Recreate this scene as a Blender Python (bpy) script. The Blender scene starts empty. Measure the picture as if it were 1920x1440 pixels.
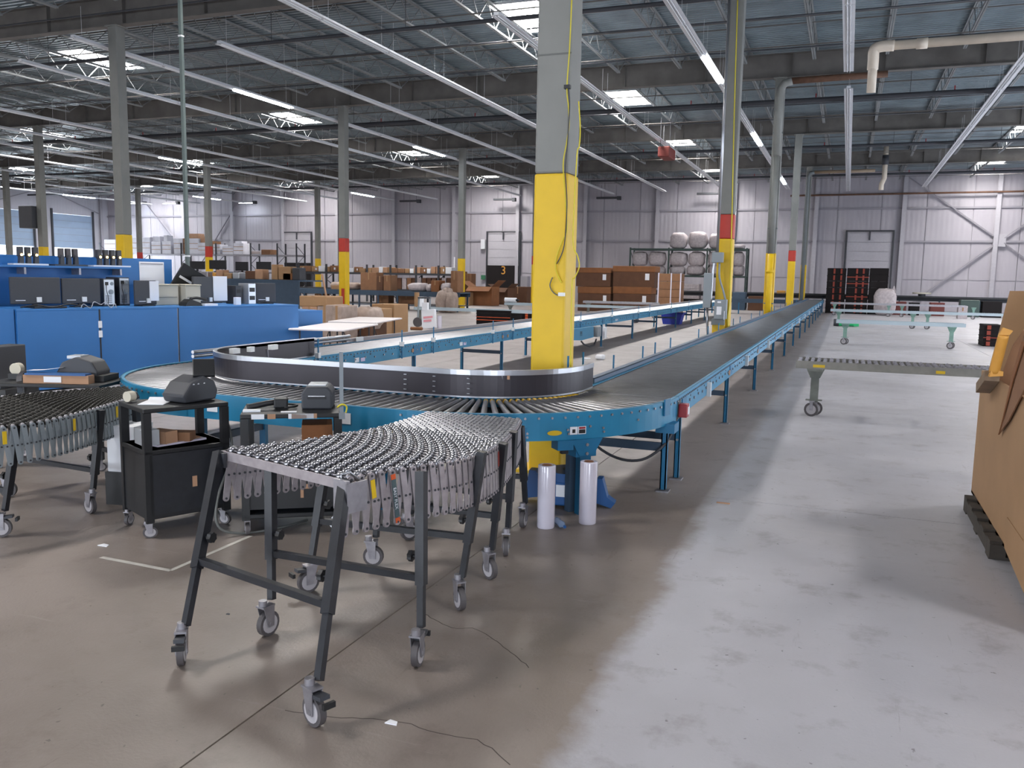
import bpy, bmesh, math, random
from mathutils import Vector, Matrix
random.seed(7)
PI = math.pi
sc = bpy.context.scene
C = sc.collection

# ------------------------------------------------------------------ camera
F = 1594.2
def _axes():
    y = Vector((1589.8-960, 532.2-720, F)).normalized()
    n = y.cross(Vector((1, .0186, 0))).normalized()
    if n.y < 0: n = -n
    z = -n
    return y.cross(z).normalized(), y, z
AX, AY, AZ = _axes()                       # world axes written in camera axes (x right, y down, z forward)
EYE = Vector((0, 0, 1.70))
cam = bpy.data.cameras.new('camera'); co = bpy.data.objects.new('camera', cam); C.objects.link(co)
cam.sensor_width = 36; cam.lens = F/1920*36; cam.clip_start = .05; cam.clip_end = 400
m = Matrix(((AX.x, -AX.y, -AX.z), (AY.x, -AY.y, -AY.z), (AZ.x, -AZ.y, -AZ.z)))
co.matrix_world = Matrix.Translation(EYE) @ m.to_4x4()
sc.camera = co

# surveying helpers: turn a sighting into a real point on a real plane
def ray(x, y):
    v = Vector((x-960, y-720, F)); return Vector((AX.dot(v), AY.dot(v), AZ.dot(v)))
def onz(x, y, z=0.):
    r = ray(x, y); return EYE + r*((z-EYE.z)/r.z)
def ony(x, y, Y):
    r = ray(x, y); return EYE + r*(Y/r.y)
def onx(x, y, X):
    r = ray(x, y); return EYE + r*(X/r.x)

# ------------------------------------------------------------------ world, light, exposure
w = bpy.data.worlds.new('sky'); sc.world = w; w.use_nodes = True
bg = w.node_tree.nodes['Background']; bg.inputs[0].default_value = (.80, .88, 1, 1); bg.inputs[1].default_value = 2.2
sc.view_settings.view_transform = 'Standard'; sc.view_settings.look = 'None'
sc.view_settings.gamma = 1; sc.view_settings.use_curve_mapping = False
sc.view_settings.exposure = 1.15
sc.cycles.use_denoising = True
sc.cycles.max_bounces = 7; sc.cycles.diffuse_bounces = 4; sc.cycles.glossy_bounces = 3
sc.cycles.transmission_bounces = 4; sc.cycles.transparent_max_bounces = 8
sc.cycles.sample_clamp_indirect = 6; sc.cycles.caustics_reflective = False; sc.cycles.caustics_refractive = False

def area(name, loc, target, sx, sy, power, col=(1, 1, 1)):
    l = bpy.data.lights.new(name, 'AREA'); l.shape = 'RECTANGLE'; l.size = sx; l.size_y = sy; l.energy = power; l.color = col
    o = bpy.data.objects.new(name, l); C.objects.link(o); o.location = loc
    o.rotation_euler = (Vector(target)-Vector(loc)).to_track_quat('-Z', 'Y').to_euler(); return o
S, SX, X1, Y0, HT = 11.03, 16.19, -2.39, 7.10, 8.14     # column grid
XL, XR, YF, YB = -65.5, 13.8, -9.0, 62.0                # walls
DECK = 9.1
SKY = []                                                # skylight wells x0,x1,y0,y1
for k in range(-1, 4):
    for n in range(-2, 4):
        y = 33.9 + n*11.45 - 11.45
        x = -9.65 - k*16.4
        if -8 < y < 60: SKY.append((x, x+1.5, y, y+2.75))
RDOORS = [(1.0, 4.4), (10.2, 13.6), (19.4, 22.8), (33, 36.4), (45, 48.4)]   # openings of the right wall (y0, y1)
FDOORS = [(-26.5, -22.5), (-16.5, -12.5), (-6.6, -2.6), (3.4, 7.4)]                           # openings behind the camera (x0, x1)
for i, (a, b) in enumerate(RDOORS):
    area('daylight_right', (XR+.02, (a+b)/2, 1.75), (XR-5, (a+b)/2, 1.2), b-a, 3.3, (15, 150, 330, 360, 240)[i], (.82, .90, 1))
for i, (a, b) in enumerate(FDOORS):
    area('daylight_front', ((a+b)/2, YF-.02, 1.9), ((a+b)/2, YF+5, 1.2), b-a, 3.6, 260, (.86, .92, 1))
for i, (a, b, c, d) in enumerate(SKY):
    area('daylight_skylight', ((a+b)/2, (c+d)/2, DECK+.32), ((a+b)/2, (c+d)/2, 0), 1.35, 2.6, 420, (1, .96, .92))
for y in (52.3, 57.8):
    area('daylight_dock', (XL+.5, y, 2.6), (XL+6, y, 2.2), 3.6, 1.6, 400, (.80, .90, 1))

# ------------------------------------------------------------------ materials
def srgb(r, g, b):
    f = lambda c: ((c/255)/12.92 if c/255 <= .04045 else ((c/255+.055)/1.055)**2.4)
    return (f(r), f(g), f(b), 1)
MATS = {}
def mat(name, rgb, rough=.6, metal=0., emit=None, noise=0., nscale=8., bump=0., bscale=40., alpha=None, spec=None, coat=0.):
    if name in MATS: return MATS[name]
    m = bpy.data.materials.new(name); m.use_nodes = True; nt = m.node_tree; b = nt.nodes['Principled BSDF']
    c = srgb(*rgb)
    b.inputs['Base Color'].default_value = c; b.inputs['Roughness'].default_value = rough; b.inputs['Metallic'].default_value = metal
    if spec is not None: b.inputs['Specular IOR Level'].default_value = spec
    if coat: b.inputs['Coat Weight'].default_value = coat
    if alpha is not None: b.inputs['Alpha'].default_value = alpha
    if emit: b.inputs['Emission Color'].default_value = emit[0]+(1,); b.inputs['Emission Strength'].default_value = emit[1]
    if noise or bump:
        g = nt.nodes.new('ShaderNodeNewGeometry')
    if noise:
        n = nt.nodes.new('ShaderNodeTexNoise'); n.inputs['Scale'].default_value = nscale; n.inputs['Detail'].default_value = 5
        nt.links.new(g.outputs['Position'], n.inputs['Vector'])
        r = nt.nodes.new('ShaderNodeMapRange'); r.inputs[1].default_value = .3; r.inputs[2].default_value = .7
        r.inputs[3].default_value = 1-noise; r.inputs[4].default_value = 1+noise*.6
        nt.links.new(n.outputs['Fac'], r.inputs[0])
        x = nt.nodes.new('ShaderNodeVectorMath'); x.operation = 'SCALE'; x.inputs[0].default_value = c[:3]
        nt.links.new(r.outputs[0], x.inputs['Scale']); nt.links.new(x.outputs[0], b.inputs['Base Color'])
    if bump:
        n2 = nt.nodes.new('ShaderNodeTexNoise'); n2.inputs['Scale'].default_value = bscale; n2.inputs['Detail'].default_value = 4
        nt.links.new(g.outputs['Position'], n2.inputs['Vector'])
        bp = nt.nodes.new('ShaderNodeBump'); bp.inputs['Strength'].default_value = bump; bp.inputs['Distance'].default_value = .01
        nt.links.new(n2.outputs['Fac'], bp.inputs['Height']); nt.links.new(bp.outputs[0], b.inputs['Normal'])
    MATS[name] = m; return m
M_BLUE = mat('conveyor_blue_paint', (30, 122, 162), .42, noise=.10, nscale=3)
M_BLUED = mat('conveyor_blue_support', (16, 104, 146), .45, noise=.10, nscale=3)
M_ROLL = mat('zinc_roller', (142, 143, 148), .38, .85, noise=.12, nscale=5)
M_RCORE = mat('roller_yellow_sleeve', (205, 165, 30), .6)
M_GALV = mat('galvanised_steel', (158, 156, 162), .42, .75, noise=.18, nscale=20)
M_WHEEL = mat('skate_wheel_steel', (158, 158, 164), .28, .9, noise=.15, nscale=30)
M_LINK = mat('aluminium_link', (165, 158, 162), .45, .55, noise=.15, nscale=25)
M_BLK = mat('black_steel_paint', (30, 32, 38), .42, noise=.25, nscale=20)
M_BPL = mat('black_plastic', (24, 25, 28), .5)
M_DKGR = mat('dark_grey_plastic', (52, 54, 60), .5)
M_YEL = mat('yellow_column_paint', (214, 176, 12), .5, noise=.05, nscale=6)
M_RED = mat('red_column_paint', (176, 50, 38), .5, noise=.08)
M_COL = mat('grey_column_paint', (122, 123, 120), .55, noise=.06, nscale=4)
M_COLD = mat('grey_steel_paint', (104, 110, 112), .6, noise=.1, nscale=3)
M_JOIST = mat('joist_paint', (126, 130, 132), .55, noise=.15, nscale=2)
M_GIRD = mat('girder_primer', (98, 95, 92), .7, noise=.25, nscale=2)
M_DECK = mat('roof_deck_metal', (126, 140, 148), .40, .25, noise=.22, nscale=1.2)
M_PIPE = mat('dark_pipe', (56, 58, 64), .65)
M_PVC = mat('cream_pvc', (214, 202, 186), .4, noise=.08, nscale=3)
M_RUST = mat('rusty_pipe', (96, 68, 52), .8, noise=.3, nscale=6)
M_FIX = mat('white_fixture_enamel', (205, 208, 214), .35)
M_LAMP = mat('lit_tube', (255, 255, 255), .5, emit=((.85, .93, 1), 22))
M_TUBE = mat('unlit_tube', (225, 228, 232), .2)
M_WALL = None
M_BENCH = mat('blue_laminate', (44, 108, 172), .5, noise=.05, nscale=2)
M_SCREEN = mat('dark_screen', (34, 36, 40), .35)
M_PAPER = mat('white_paper', (228, 230, 236), .8)
M_SILV = mat('silver_case', (176, 180, 186), .35, .5)
M_BEIGE = mat('beige_plastic', (186, 180, 164), .55)
M_CARD = mat('corrugated_card', (132, 95, 68), .85, noise=.10, nscale=5)
M_CARDT = mat('pale_card', (172, 134, 106), .85, noise=.10, nscale=5)
M_CARDL = mat('light_card', (156, 122, 88), .8, noise=.08, nscale=3)
M_CARDD = mat('dark_brown_card', (92, 62, 44), .85, noise=.15, nscale=3)
M_BROWN = mat('brown_liner', (128, 82, 48), .8, noise=.12, nscale=4)
M_WOODW = mat('dark_pallet_wood', (58, 52, 46), .85, noise=.3, nscale=15)
M_SACK = mat('white_sack', (174, 165, 168), .6, noise=.22, nscale=9, bump=.5, bscale=20)
M_SACKB = mat('tan_sack', (160, 142, 132), .6, noise=.25, nscale=5, bump=.5, bscale=20)
M_FILM = mat('stretch_film', (206, 202, 216), .22, noise=.05, nscale=4, coat=.5)
M_CORE = mat('card_core', (120, 82, 60), .85)
M_WHT = mat('white_plastic', (224, 226, 232), .4)
M_WTAB = mat('white_table_top', (226, 220, 222), .4)
M_BLUEP = mat('royal_blue_plastic', (34, 84, 142), .4)
M_DBLUE = mat('deep_blue_bin', (14, 40, 150), .4)
M_BULK = mat('black_bulk_plastic', (34, 31, 32), .9, spec=.15)
M_ORNG = mat('orange_mark', (206, 88, 40), .6)
M_REDP = mat('red_plastic', (150, 34, 42), .4)
M_SKATE = mat('greenish_zinc', (166, 180, 188), .45, .4)
M_DRED = mat('dull_red', (98, 44, 40), .7)
M_SKG = mat('dull_grey_rail', (134, 132, 126), .55, .1, noise=.15, nscale=10)
M_TEAL = mat('pale_green_paint', (118, 152, 140), .5, noise=.15, nscale=12)
M_TEALD = mat('grey_green_paint', (116, 120, 114), .55, noise=.2, nscale=12)
M_GREEN = mat('bright_green', (50, 190, 120), .5)
M_RACKG = mat('dark_green_rack', (48, 66, 62), .5)
M_TIRE = mat('grey_tyre', (78, 74, 76), .6)
M_HUB = mat('white_hub', (168, 164, 168), .45)
M_YTAG = mat('yellow_tag', (214, 178, 20), .5)
M_TAN = mat('orange_mailer', (206, 148, 62), .55, noise=.1, nscale=12)
M_GBOX = mat('grey_enclosure', (128, 136, 142), .5)
M_CABLE = mat('yellow_cord', (206, 190, 40), .5)
M_CABG = mat('grey_cord', (96, 98, 96), .6)
M_HEAT = mat('red_heater', (104, 36, 30), .6)
M_DOCK = mat('dock_door_skin', (150, 172, 198), .5, noise=.06, nscale=1)
M_CLEAR = mat('clear_plastic', (150, 175, 210), .15, alpha=.55)
M_STEELP = mat('guard_face', (54, 50, 56), .38, .35, noise=.15, nscale=3)
M_LTALU = mat('bright_aluminium', (176, 178, 184), .3, .85)
M_DKB = mat('slate_blue_steel', (52, 72, 92), .55, noise=.1)
M_GLOW = mat('amber_scanner_light', (255, 200, 90), .4, emit=((1, .62, .2), 4))
M_CLAMP = mat('white_clamp', (216, 218, 220), .4)

# ------------------------------------------------------------------ mesh helper
class MB:
    def __init__(s): s.v = []; s.f = []; s.m = []; s.s = []
    def add(s, vs, fs, mi=0, sm=False, M=None):
        n = len(s.v)
        s.v += [tuple(M @ Vector(p)) if M else tuple(p) for p in vs]
        for f in fs: s.f.append([i+n for i in f]); s.m.append(mi); s.s.append(sm)
        return s
    def box(s, a, b, mi=0, M=None):
        x0, y0, z0 = a; x1, y1, z1 = b
        return s.add([(x0,y0,z0),(x1,y0,z0),(x1,y1,z0),(x0,y1,z0),(x0,y0,z1),(x1,y0,z1),(x1,y1,z1),(x0,y1,z1)],
                     [(0,3,2,1),(4,5,6,7),(0,1,5,4),(1,2,6,5),(2,3,7,6),(3,0,4,7)], mi, False, M)
    def cb(s, c, d, mi=0, rz=0, M=None):
        T = Matrix.Translation(c) @ Matrix.Rotation(rz, 4, 'Z')
        if M: T = M @ T
        return s.box((-d[0]/2,-d[1]/2,-d[2]/2), (d[0]/2,d[1]/2,d[2]/2), mi, T)
    def cyl(s, p, q, r, r2=None, n=12, mi=0, caps=True, sm=True, M=None):
        p = Vector(p); q = Vector(q); r2 = r if r2 is None else r2
        d = (q-p).normalized(); u = d.orthogonal().normalized(); w = d.cross(u)
        vs = []
        for i in range(n):
            a = 2*PI*i/n; e = u*math.cos(a)+w*math.sin(a); vs += [p+e*r, q+e*r2]
        s.add(vs, [(2*i, 2*((i+1)%n), 2*((i+1)%n)+1, 2*i+1) for i in range(n)], mi, sm, M)
        if caps:
            s.add([vs[2*i] for i in range(n)], [tuple(reversed(range(n)))], mi, False, M)
            s.add([vs[2*i+1] for i in range(n)], [tuple(range(n))], mi, False, M)
        return s
    def bar(s, p, q, a, b=None, mi=0, up=(0, 0, 1), M=None):
        p = Vector(p); q = Vector(q); b = a if b is None else b
        d = (q-p); L = d.length; d.normalize(); u = Vector(up)
        x = d.cross(u)
        if x.length < 1e-4: x = d.cross(Vector((1, 0, 0)))
        x.normalize(); z = x.cross(d)
        T = Matrix((( x.x, d.x, z.x, p.x), (x.y, d.y, z.y, p.y), (x.z, d.z, z.z, p.z), (0, 0, 0, 1)))
        if M: T = M @ T
        return s.box((-a/2, 0, -b/2), (a/2, L, b/2), mi, T)
    def tube(s, pts, r, n=8, mi=0, M=None):
        pts = [Vector(p) for p in pts]; vs = []; prev = None
        for i, p in enumerate(pts):
            d = (pts[min(i+1, len(pts)-1)]-pts[max(i-1, 0)]).normalized()
            u = (prev - d*prev.dot(d)).normalized() if prev is not None and (prev - d*prev.dot(d)).length > 1e-4 else d.orthogonal().normalized()
            prev = u; w = d.cross(u)
            for k in range(n):
                a = 2*PI*k/n; vs.append(p+(u*math.cos(a)+w*math.sin(a))*r)
        fs = []
        for i in range(len(pts)-1):
            for k in range(n):
                k2 = (k+1) % n; fs.append((i*n+k, i*n+k2, (i+1)*n+k2, (i+1)*n+k))
        fs.append(tuple(reversed(range(n)))); fs.append(tuple(range((len(pts)-1)*n, len(pts)*n)))
        return s.add(vs, fs, mi, True, M)
    def prism(s, poly, a, b, axis='z', mi=0, M=None):
        n = len(poly)
        def P(p, t): return {'z': (p[0], p[1], t), 'y': (p[0], t, p[1]), 'x': (t, p[0], p[1])}[axis]
        return s.add([P(p, a) for p in poly]+[P(p, b) for p in poly],
                     [tuple(reversed(range(n))), tuple(range(n, 2*n))]+[(i, (i+1)%n, (i+1)%n+n, i+n) for i in range(n)], mi, False, M)
    def lathe(s, prof, n=20, mi=0, M=None, sm=True):
        vs = []
        for r, z in prof:
            for k in range(n): a = 2*PI*k/n; vs.append((r*math.cos(a), r*math.sin(a), z))
        fs = [(i*n+k, i*n+(k+1)%n, (i+1)*n+(k+1)%n, (i+1)*n+k) for i in range(len(prof)-1) for k in range(n)]
        return s.add(vs, fs, mi, sm, M)
    def mesh(s, name, mats):
        me = bpy.data.meshes.new(name); me.from_pydata(s.v, [], s.f)
        for m_ in (mats if isinstance(mats, (list, tuple)) else [mats]): me.materials.append(m_)
        me.polygons.foreach_set('material_index', s.m); me.polygons.foreach_set('use_smooth', s.s)
        me.update(); return me
    def build(s, name, mats, parent=None, loc=None, rz=None):
        return put(s.mesh(name, mats), name, parent, loc, rz)
def put(me, name, parent=None, loc=None, rz=None, rot=None):
    o = bpy.data.objects.new(name, me); C.objects.link(o)
    if parent: o.parent = parent
    if loc is not None: o.location = loc
    if rz is not None: o.rotation_euler = (0, 0, rz)
    if rot is not None: o.rotation_euler = rot
    return o
def tag(o, label=None, cat=None, group=None, kind=None):
    if label: o['label'] = label
    if cat: o['category'] = cat
    if group: o['group'] = group
    if kind: o['kind'] = kind
    return o
def thing(name, label, cat, loc=(0, 0, 0), rz=0, group=None):
    o = bpy.data.objects.new(name, None); C.objects.link(o); o.location = loc; o.rotation_euler = (0, 0, rz)
    o.empty_display_size = .1
    return tag(o, label, cat, group)
def copy_tree(o, parent=None):
    c = o.copy(); C.objects.link(c); c.parent = parent
    for ch in list(o.children): copy_tree(ch, c)
    return c
def bevel(o, w=.006, seg=2):
    b = o.modifiers.new('bevel', 'BEVEL'); b.width = w; b.segments = seg; b.limit_method = 'ANGLE'; return o
ORD = 'first second third fourth fifth sixth seventh eighth ninth tenth eleventh twelfth thirteenth fourteenth fifteenth sixteenth seventeenth eighteenth nineteenth twentieth'.split()
def rod(i): return ORD[i] if i < 20 else 'twenty-'+ORD[i-20]
def smooth(pts, k):                     # Catmull-Rom through points
    P = [Vector(p) for p in pts]; out = []
    for i in range(len(P)-1):
        a, b, c, d = P[max(i-1, 0)], P[i], P[i+1], P[min(i+2, len(P)-1)]
        for j in range(k):
            t = j/k; out.append(.5*((2*b)+(c-a)*t+(2*a-5*b+4*c-d)*t*t+(3*b-a-3*c+d)*t**3))
    return out+[P[-1]]
def resample(pts, n):
    L = [0]
    for a, b in zip(pts, pts[1:]): L.append(L[-1]+(b-a).length)
    out = []; j = 0
    for i in range(n):
        t = L[-1]*i/(n-1)
        while j < len(L)-2 and L[j+1] < t: j += 1
        u = (t-L[j])/max(L[j+1]-L[j], 1e-9); out.append(pts[j].lerp(pts[j+1], u))
    return out
def text(body, name, size, m_, parent, loc, rot, ext=.002, align='CENTER'):
    cu = bpy.data.curves.new(name, 'FONT'); cu.body = body; cu.size = size; cu.extrude = ext; cu.align_x = align
    t = bpy.data.objects.new('tmp', cu); C.objects.link(t)
    dg = bpy.context.evaluated_depsgraph_get(); me = bpy.data.meshes.new_from_object(t.evaluated_get(dg))
    bpy.data.objects.remove(t); me.materials.clear(); me.materials.append(m_)
    return put(me, name, parent, loc, rot=rot)
# ================================================================== SETTING
def floor_mat():
    m = bpy.data.materials.new('sealed_concrete'); m.use_nodes = True; nt = m.node_tree; N = nt.nodes; L = nt.links; b = N['Principled BSDF']
    g = N.new('ShaderNodeNewGeometry'); sx = N.new('ShaderNodeSeparateXYZ'); L.new(g.outputs['Position'], sx.inputs[0])
    def noise(scale, det=6, rgh=.6, vec=None, sc3=None):
        n = N.new('ShaderNodeTexNoise'); n.inputs['Scale'].default_value = scale; n.inputs['Detail'].default_value = det; n.inputs['Roughness'].default_value = rgh
        if sc3:
            mp = N.new('ShaderNodeMapping'); mp.inputs['Scale'].default_value = sc3[0:3]; mp.inputs['Rotation'].default_value = (0, 0, sc3[3]); L.new(g.outputs['Position'], mp.inputs[0]); L.new(mp.outputs[0], n.inputs['Vector'])
        else: L.new(g.outputs['Position'], n.inputs['Vector'])
        return n.outputs['Fac']
    def rng(v, a, b_, c, d):
        r = N.new('ShaderNodeMapRange'); r.inputs[1].default_value = a; r.inputs[2].default_value = b_; r.inputs[3].default_value = c; r.inputs[4].default_value = d
        L.new(v, r.inputs[0]); return r.outputs[0]
    def mul(a, b_, op='MULTIPLY'):
        r = N.new('ShaderNodeMath'); r.operation = op
        for i, x in enumerate((a, b_)):
            if isinstance(x, (int, float)): r.inputs[i].default_value = x
            else: L.new(x, r.inputs[i])
        return r.outputs[0]
    def mix(f, a, b_):
        r = N.new('ShaderNodeMix'); r.data_type = 'RGBA'
        if isinstance(f, (int, float)): r.inputs[0].default_value = f
        else: L.new(f, r.inputs[0])
        for i, x in ((6, a), (7, b_)):
            if isinstance(x, tuple): r.inputs[i].default_value = x
            else: L.new(x, r.inputs[i])
        return r.outputs[2]
    # worn traffic lane west of x=-.87, cleaner slab east of it
    xe = mul(sx.outputs['X'], mul(rng(noise(1.6), .3, .7, -.07, .07), rng(noise(14), .3, .7, -.02, .02), 'ADD'), 'ADD')
    east = rng(xe, -.93, -.81, 0, 1)
    wornw = mix(rng(noise(.55), .35, .65, 0, 1), srgb(118, 108, 102), srgb(140, 130, 124))
    clean = mix(rng(noise(.35), .3, .7, 0, 1), srgb(158, 157, 162), srgb(180, 180, 188))
    # beyond the first joint the west side blends to a paler concrete tone
    far = rng(mul(sx.outputs['Y'], rng(noise(.6), .3, .7, -.5, .5), 'ADD'), 6.4, 7.4, 0, 1)
    west = mix(mul(far, .85), wornw, srgb(158, 152, 152))
    col = mix(east, west, clean)
    d1 = rng(noise(3.2, 8, .7), .54, .74, 0, .5); col = mix(d1, col, srgb(92, 80, 74))            # blotchy dirt
    d2 = rng(noise(1., 8, .75, sc3=(9, .6, 1, .5)), .63, .72, 0, .5); col = mix(d2, col, srgb(80, 66, 60))   # drag streaks
    d3 = rng(noise(1., 8, .75, sc3=(.5, 7, 1, .2)), .62, .74, 0, .35); col = mix(d3, col, srgb(196, 190, 190))
    d4 = rng(noise(26, 3, .5), .70, .74, 0, .6); col = mix(d4, col, srgb(66, 58, 54))                # specks
    L.new(col, b.inputs['Base Color'])
    L.new(rng(noise(1.3, 6), .3, .7, .30, .50), b.inputs['Roughness'])
    b.inputs['Specular IOR Level'].default_value = .45
    bp = N.new('ShaderNodeBump'); bp.inputs['Strength'].default_value = .12; bp.inputs['Distance'].default_value = .01
    L.new(noise(60, 4), bp.inputs['Height']); L.new(bp.outputs[0], b.inputs['Normal'])
    return m
M_FLOOR = floor_mat(); M_JOINT = mat('joint_filler', (70, 62, 58), .9)
fl = MB().box((XL-.3, YF-.3, -.3), (XR+.3, YB+.3, -.014)).build('floor', M_JOINT); tag(fl, kind='structure')
gx = [XL-.2]+[-2.04+5.398*k for k in range(-11, 3)]+[XR+.2]; gx = [x for i, x in enumerate(gx) if i == 0 or x-gx[i-1] > .5 or x == gx[-1]]
gy = [YF-.2]+[6.72+5.515*k for k in range(-2, 10)]+[YB+.2]
for i in range(len(gx)-1):
    for j in range(len(gy)-1):
        if gx[i+1] <= gx[i] or gy[j+1] <= gy[j]: continue
        g = .004
        MB().box((gx[i]+g, gy[j]+g, -.012), (gx[i+1]-g, gy[j+1]-g, 0)).build('slab', M_FLOOR, fl)
# hairline cracks running from the joint
for pts in ([(-1.95, 2.62), (-1.78, 2.64), (-1.6, 2.70), (-1.47, 2.72), (-1.3, 2.70), (-1.16, 2.714), (-1.0, 2.62)], [(-1.9, 3.7), (-1.7, 3.6), (-1.55, 3.62), (-1.2, 3.35)]):
    P = resample(smooth([(a, b, 0) for a, b in pts], 4), 26); mb = MB()
    for i, p in enumerate(P): P[i] = p+Vector((0, random.uniform(-.006, .006), .0006))
    for a, b in zip(P, P[1:]): mb.bar(a, b, .004, .0006)
    mb.build('crack', M_JOINT, fl)
mt = mat('faded_floor_tape', (186, 182, 176), .8, noise=.2, nscale=9)
mb = MB(); tp = [onz(190, 1045), onz(320, 1070), onz(470, 1005)]
for a, b in zip(tp, tp[1:]): mb.bar(a+Vector((0, 0, .0012)), b+Vector((0, 0, .0012)), .03, .001)
mb.build('floor_tape', mt, fl)

def wall_mat(name, c1, c2, rib, axis):
    m = bpy.data.materials.new(name); m.use_nodes = True; nt = m.node_tree; N = nt.nodes; L = nt.links; b = N['Principled BSDF']
    g = N.new('ShaderNodeNewGeometry'); s_ = N.new('ShaderNodeSeparateXYZ'); L.new(g.outputs['Position'], s_.inputs[0])
    n = N.new('ShaderNodeTexNoise'); n.inputs['Scale'].default_value = .5; L.new(g.outputs['Position'], n.inputs['Vector'])
    mx = N.new('ShaderNodeMix'); mx.data_type = 'RGBA'; mx.inputs[6].default_value = c1; mx.inputs[7].default_value = c2
    L.new(n.outputs['Fac'], mx.inputs[0]); L.new(mx.outputs[2], b.inputs['Base Color'])
    w_ = N.new('ShaderNodeMath'); w_.operation = 'MULTIPLY'; w_.inputs[1].default_value = 2*PI/rib; L.new(s_.outputs[axis], w_.inputs[0])
    s2 = N.new('ShaderNodeMath'); s2.operation = 'SINE'; L.new(w_.outputs[0], s2.inputs[0])
    bp = N.new('ShaderNodeBump'); bp.inputs['Strength'].default_value = .22; bp.inputs['Distance'].default_value = .02; L.new(s2.outputs[0], bp.inputs['Height']); L.new(bp.outputs[0], b.inputs['Normal'])
    b.inputs['Roughness'].default_value = .55; return m
M_WALL = wall_mat('ribbed_wall_panel', srgb(158, 155, 164), srgb(172, 168, 176), .3, 'X')
M_WALLY = wall_mat('ribbed_side_wall_panel', srgb(176, 178, 188), srgb(190, 190, 198), .3, 'Y')
M_WCOL = mat('pale_wall_steel', (168, 166, 174), .55, noise=.05)
M_GIRT = mat('wall_girt_steel', (140, 138, 146), .6)
def wall_col(parent, x, y, face):      # wide flange post standing off the wall
    mb = MB()
    if face == 'y':
        mb.box((-.13, -.015, 0), (.13, 0, DECK-.35)); mb.box((-.01, 0, 0), (.01, .26, DECK-.35)); mb.box((-.13, .245, 0), (.13, .26, DECK-.35))
    else:
        mb.box((0, -.13, 0), (.015, .13, DECK-.35)); mb.box((0, -.01, 0), (.26, .01, DECK-.35)); mb.box((.245, -.13, 0), (.26, .13, DECK-.35))
    mb.build('wall_post', M_WCOL, parent, (x, y, 0))
wb = MB().box((XL-.3, YB+.12, -.2), (XR+.3, YB+.3, DECK+.6)).build('wall_back', M_WCOL); tag(wb, kind='structure')
PW = 5.397/2
x = X1+.11-PW*.5
xs = []
while x > XL: xs.append(x); x -= PW
x = X1+.11+PW*.5
while x < XR: xs.append(x); x += PW
xs = sorted(xs)+[XR]
px = XL
for x in xs:
    for z0, z1 in ((0, 2.05), (2.05, 4.53), (4.53, 6.68), (6.68, DECK+.4)):
        if x-px > .2: MB().box((px+.02, YB+.05, z0+.02), (x-.02, YB+.12, z1-.02)).build('wall_panel', M_WALL, wb)
    px = x
for z in (4.53, 6.68): MB().box((XL, YB-.05, z-.06), (XR, YB+.1, z+.06)).build('girt', M_GIRT, wb)
for k in range(-11, 3): wall_col(wb, X1+.11+5.397*k*1.0+0.0, YB-.27, 'y')
def brace(parent, p, q):
    MB().bar(p, q, .12, .05).build('cross_brace', M_GIRT, parent)
for (a, b) in (((3.7, .3), (8.6, 4.45)), ((3.2, 8.7), (8.6, 4.75)), ((9.0, 4.75), (13.6, 8.5)), ((9.0, 4.45), (13.6, .9)), ((-55.2, 1.5), (-50.2, 7.9)), ((-60.7, 7.9), (-55.4, 2.4))):
    brace(wb, (a[0], YB-.1, a[1]), (b[0], YB-.1, b[1]))
MB().box((8.55, YB-.14, 4.2), (9.1, YB-.08, 5.0)).build('gusset_plate', M_WCOL, wb)
MB().cyl((-4, YB-.4, 7.55), (13, YB-.4, 7.6), .06).build('gas_pipe', M_RUST, wb)

def end_wall(name, fixed, axis, u0, u1, holes, hh, m_, posts):
    # wall with door openings, panels between openings
    o = MB()
    def bx(a, b, z0, z1):
        if b-a < .01: return
        if axis == 'x': o.box((min(fixed), a, z0), (max(fixed), b, z1))
        else: o.box((a, min(fixed), z0), (b, max(fixed), z1))
    u = u0
    for a, b in sorted(holes): bx(u, a, 0, DECK+.5); bx(a, b, hh, DECK+.5); u = b
    bx(u, u1, 0, DECK+.5)
    w_ = o.build(name, m_); tag(w_, kind='structure'); return w_
wr = end_wall('wall_right', (XR, XR+.2), 'x', YF-.2, YB+.3, RDOORS, 3.4, M_WALLY, None)
wf = end_wall('wall_front', (YF-.2, YF), 'y', XL-.3, XR+.3, FDOORS, 3.7, M_WALL, None)
DL = [(50.6, 54.0), (55.95, 60.2)]
LH = [(a, b) for a, b in DL]+[(44.8, 48.2)]
wl = end_wall('wall_left', (XL-.2, XL), 'x', YF-.2, YB+.3, LH, 6.6, M_WALLY, None)
for y in (49.4, 55.0, 61.1, 43.8, 38.2): wall_col(wl, XL+.01, y, 'x')
brace(wl, (XL+.25, 49.6, 6.9), (XL+.25, 54.9, 8.6)); brace(wl, (XL+.25, 55.2, 8.6), (XL+.25, 60.8, 6.9))
for i, (a, b) in enumerate(LH):
    d = MB().box((XL-.08, a+.02, 3.62), (XL-.02, b-.02, 6.58)).build('door_%d' % (i+1), M_DOCK); tag(d, kind='structure')
    for z in (4.2, 4.8, 5.4, 6.0): MB().box((XL-.02, a+.05, z-.01), (XL-.01, b-.05, z+.01)).build('panel_seam', M_GIRT, d)
    MB().box((XL, a-.16, .8), (XL+.12, a, 7.0)).build('door_track', M_PIPE, d)
    MB().box((XL, b, .8), (XL+.12, b+.16, 7.0)).build('door_track', M_PIPE, d)
    MB().box((XL-.2, a, 0), (XL-.02, b, 2.72)).build('dock_seal', M_BULK, d)
for nm, hs in (('right', RDOORS), ('front', FDOORS)):
    pass

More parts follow.
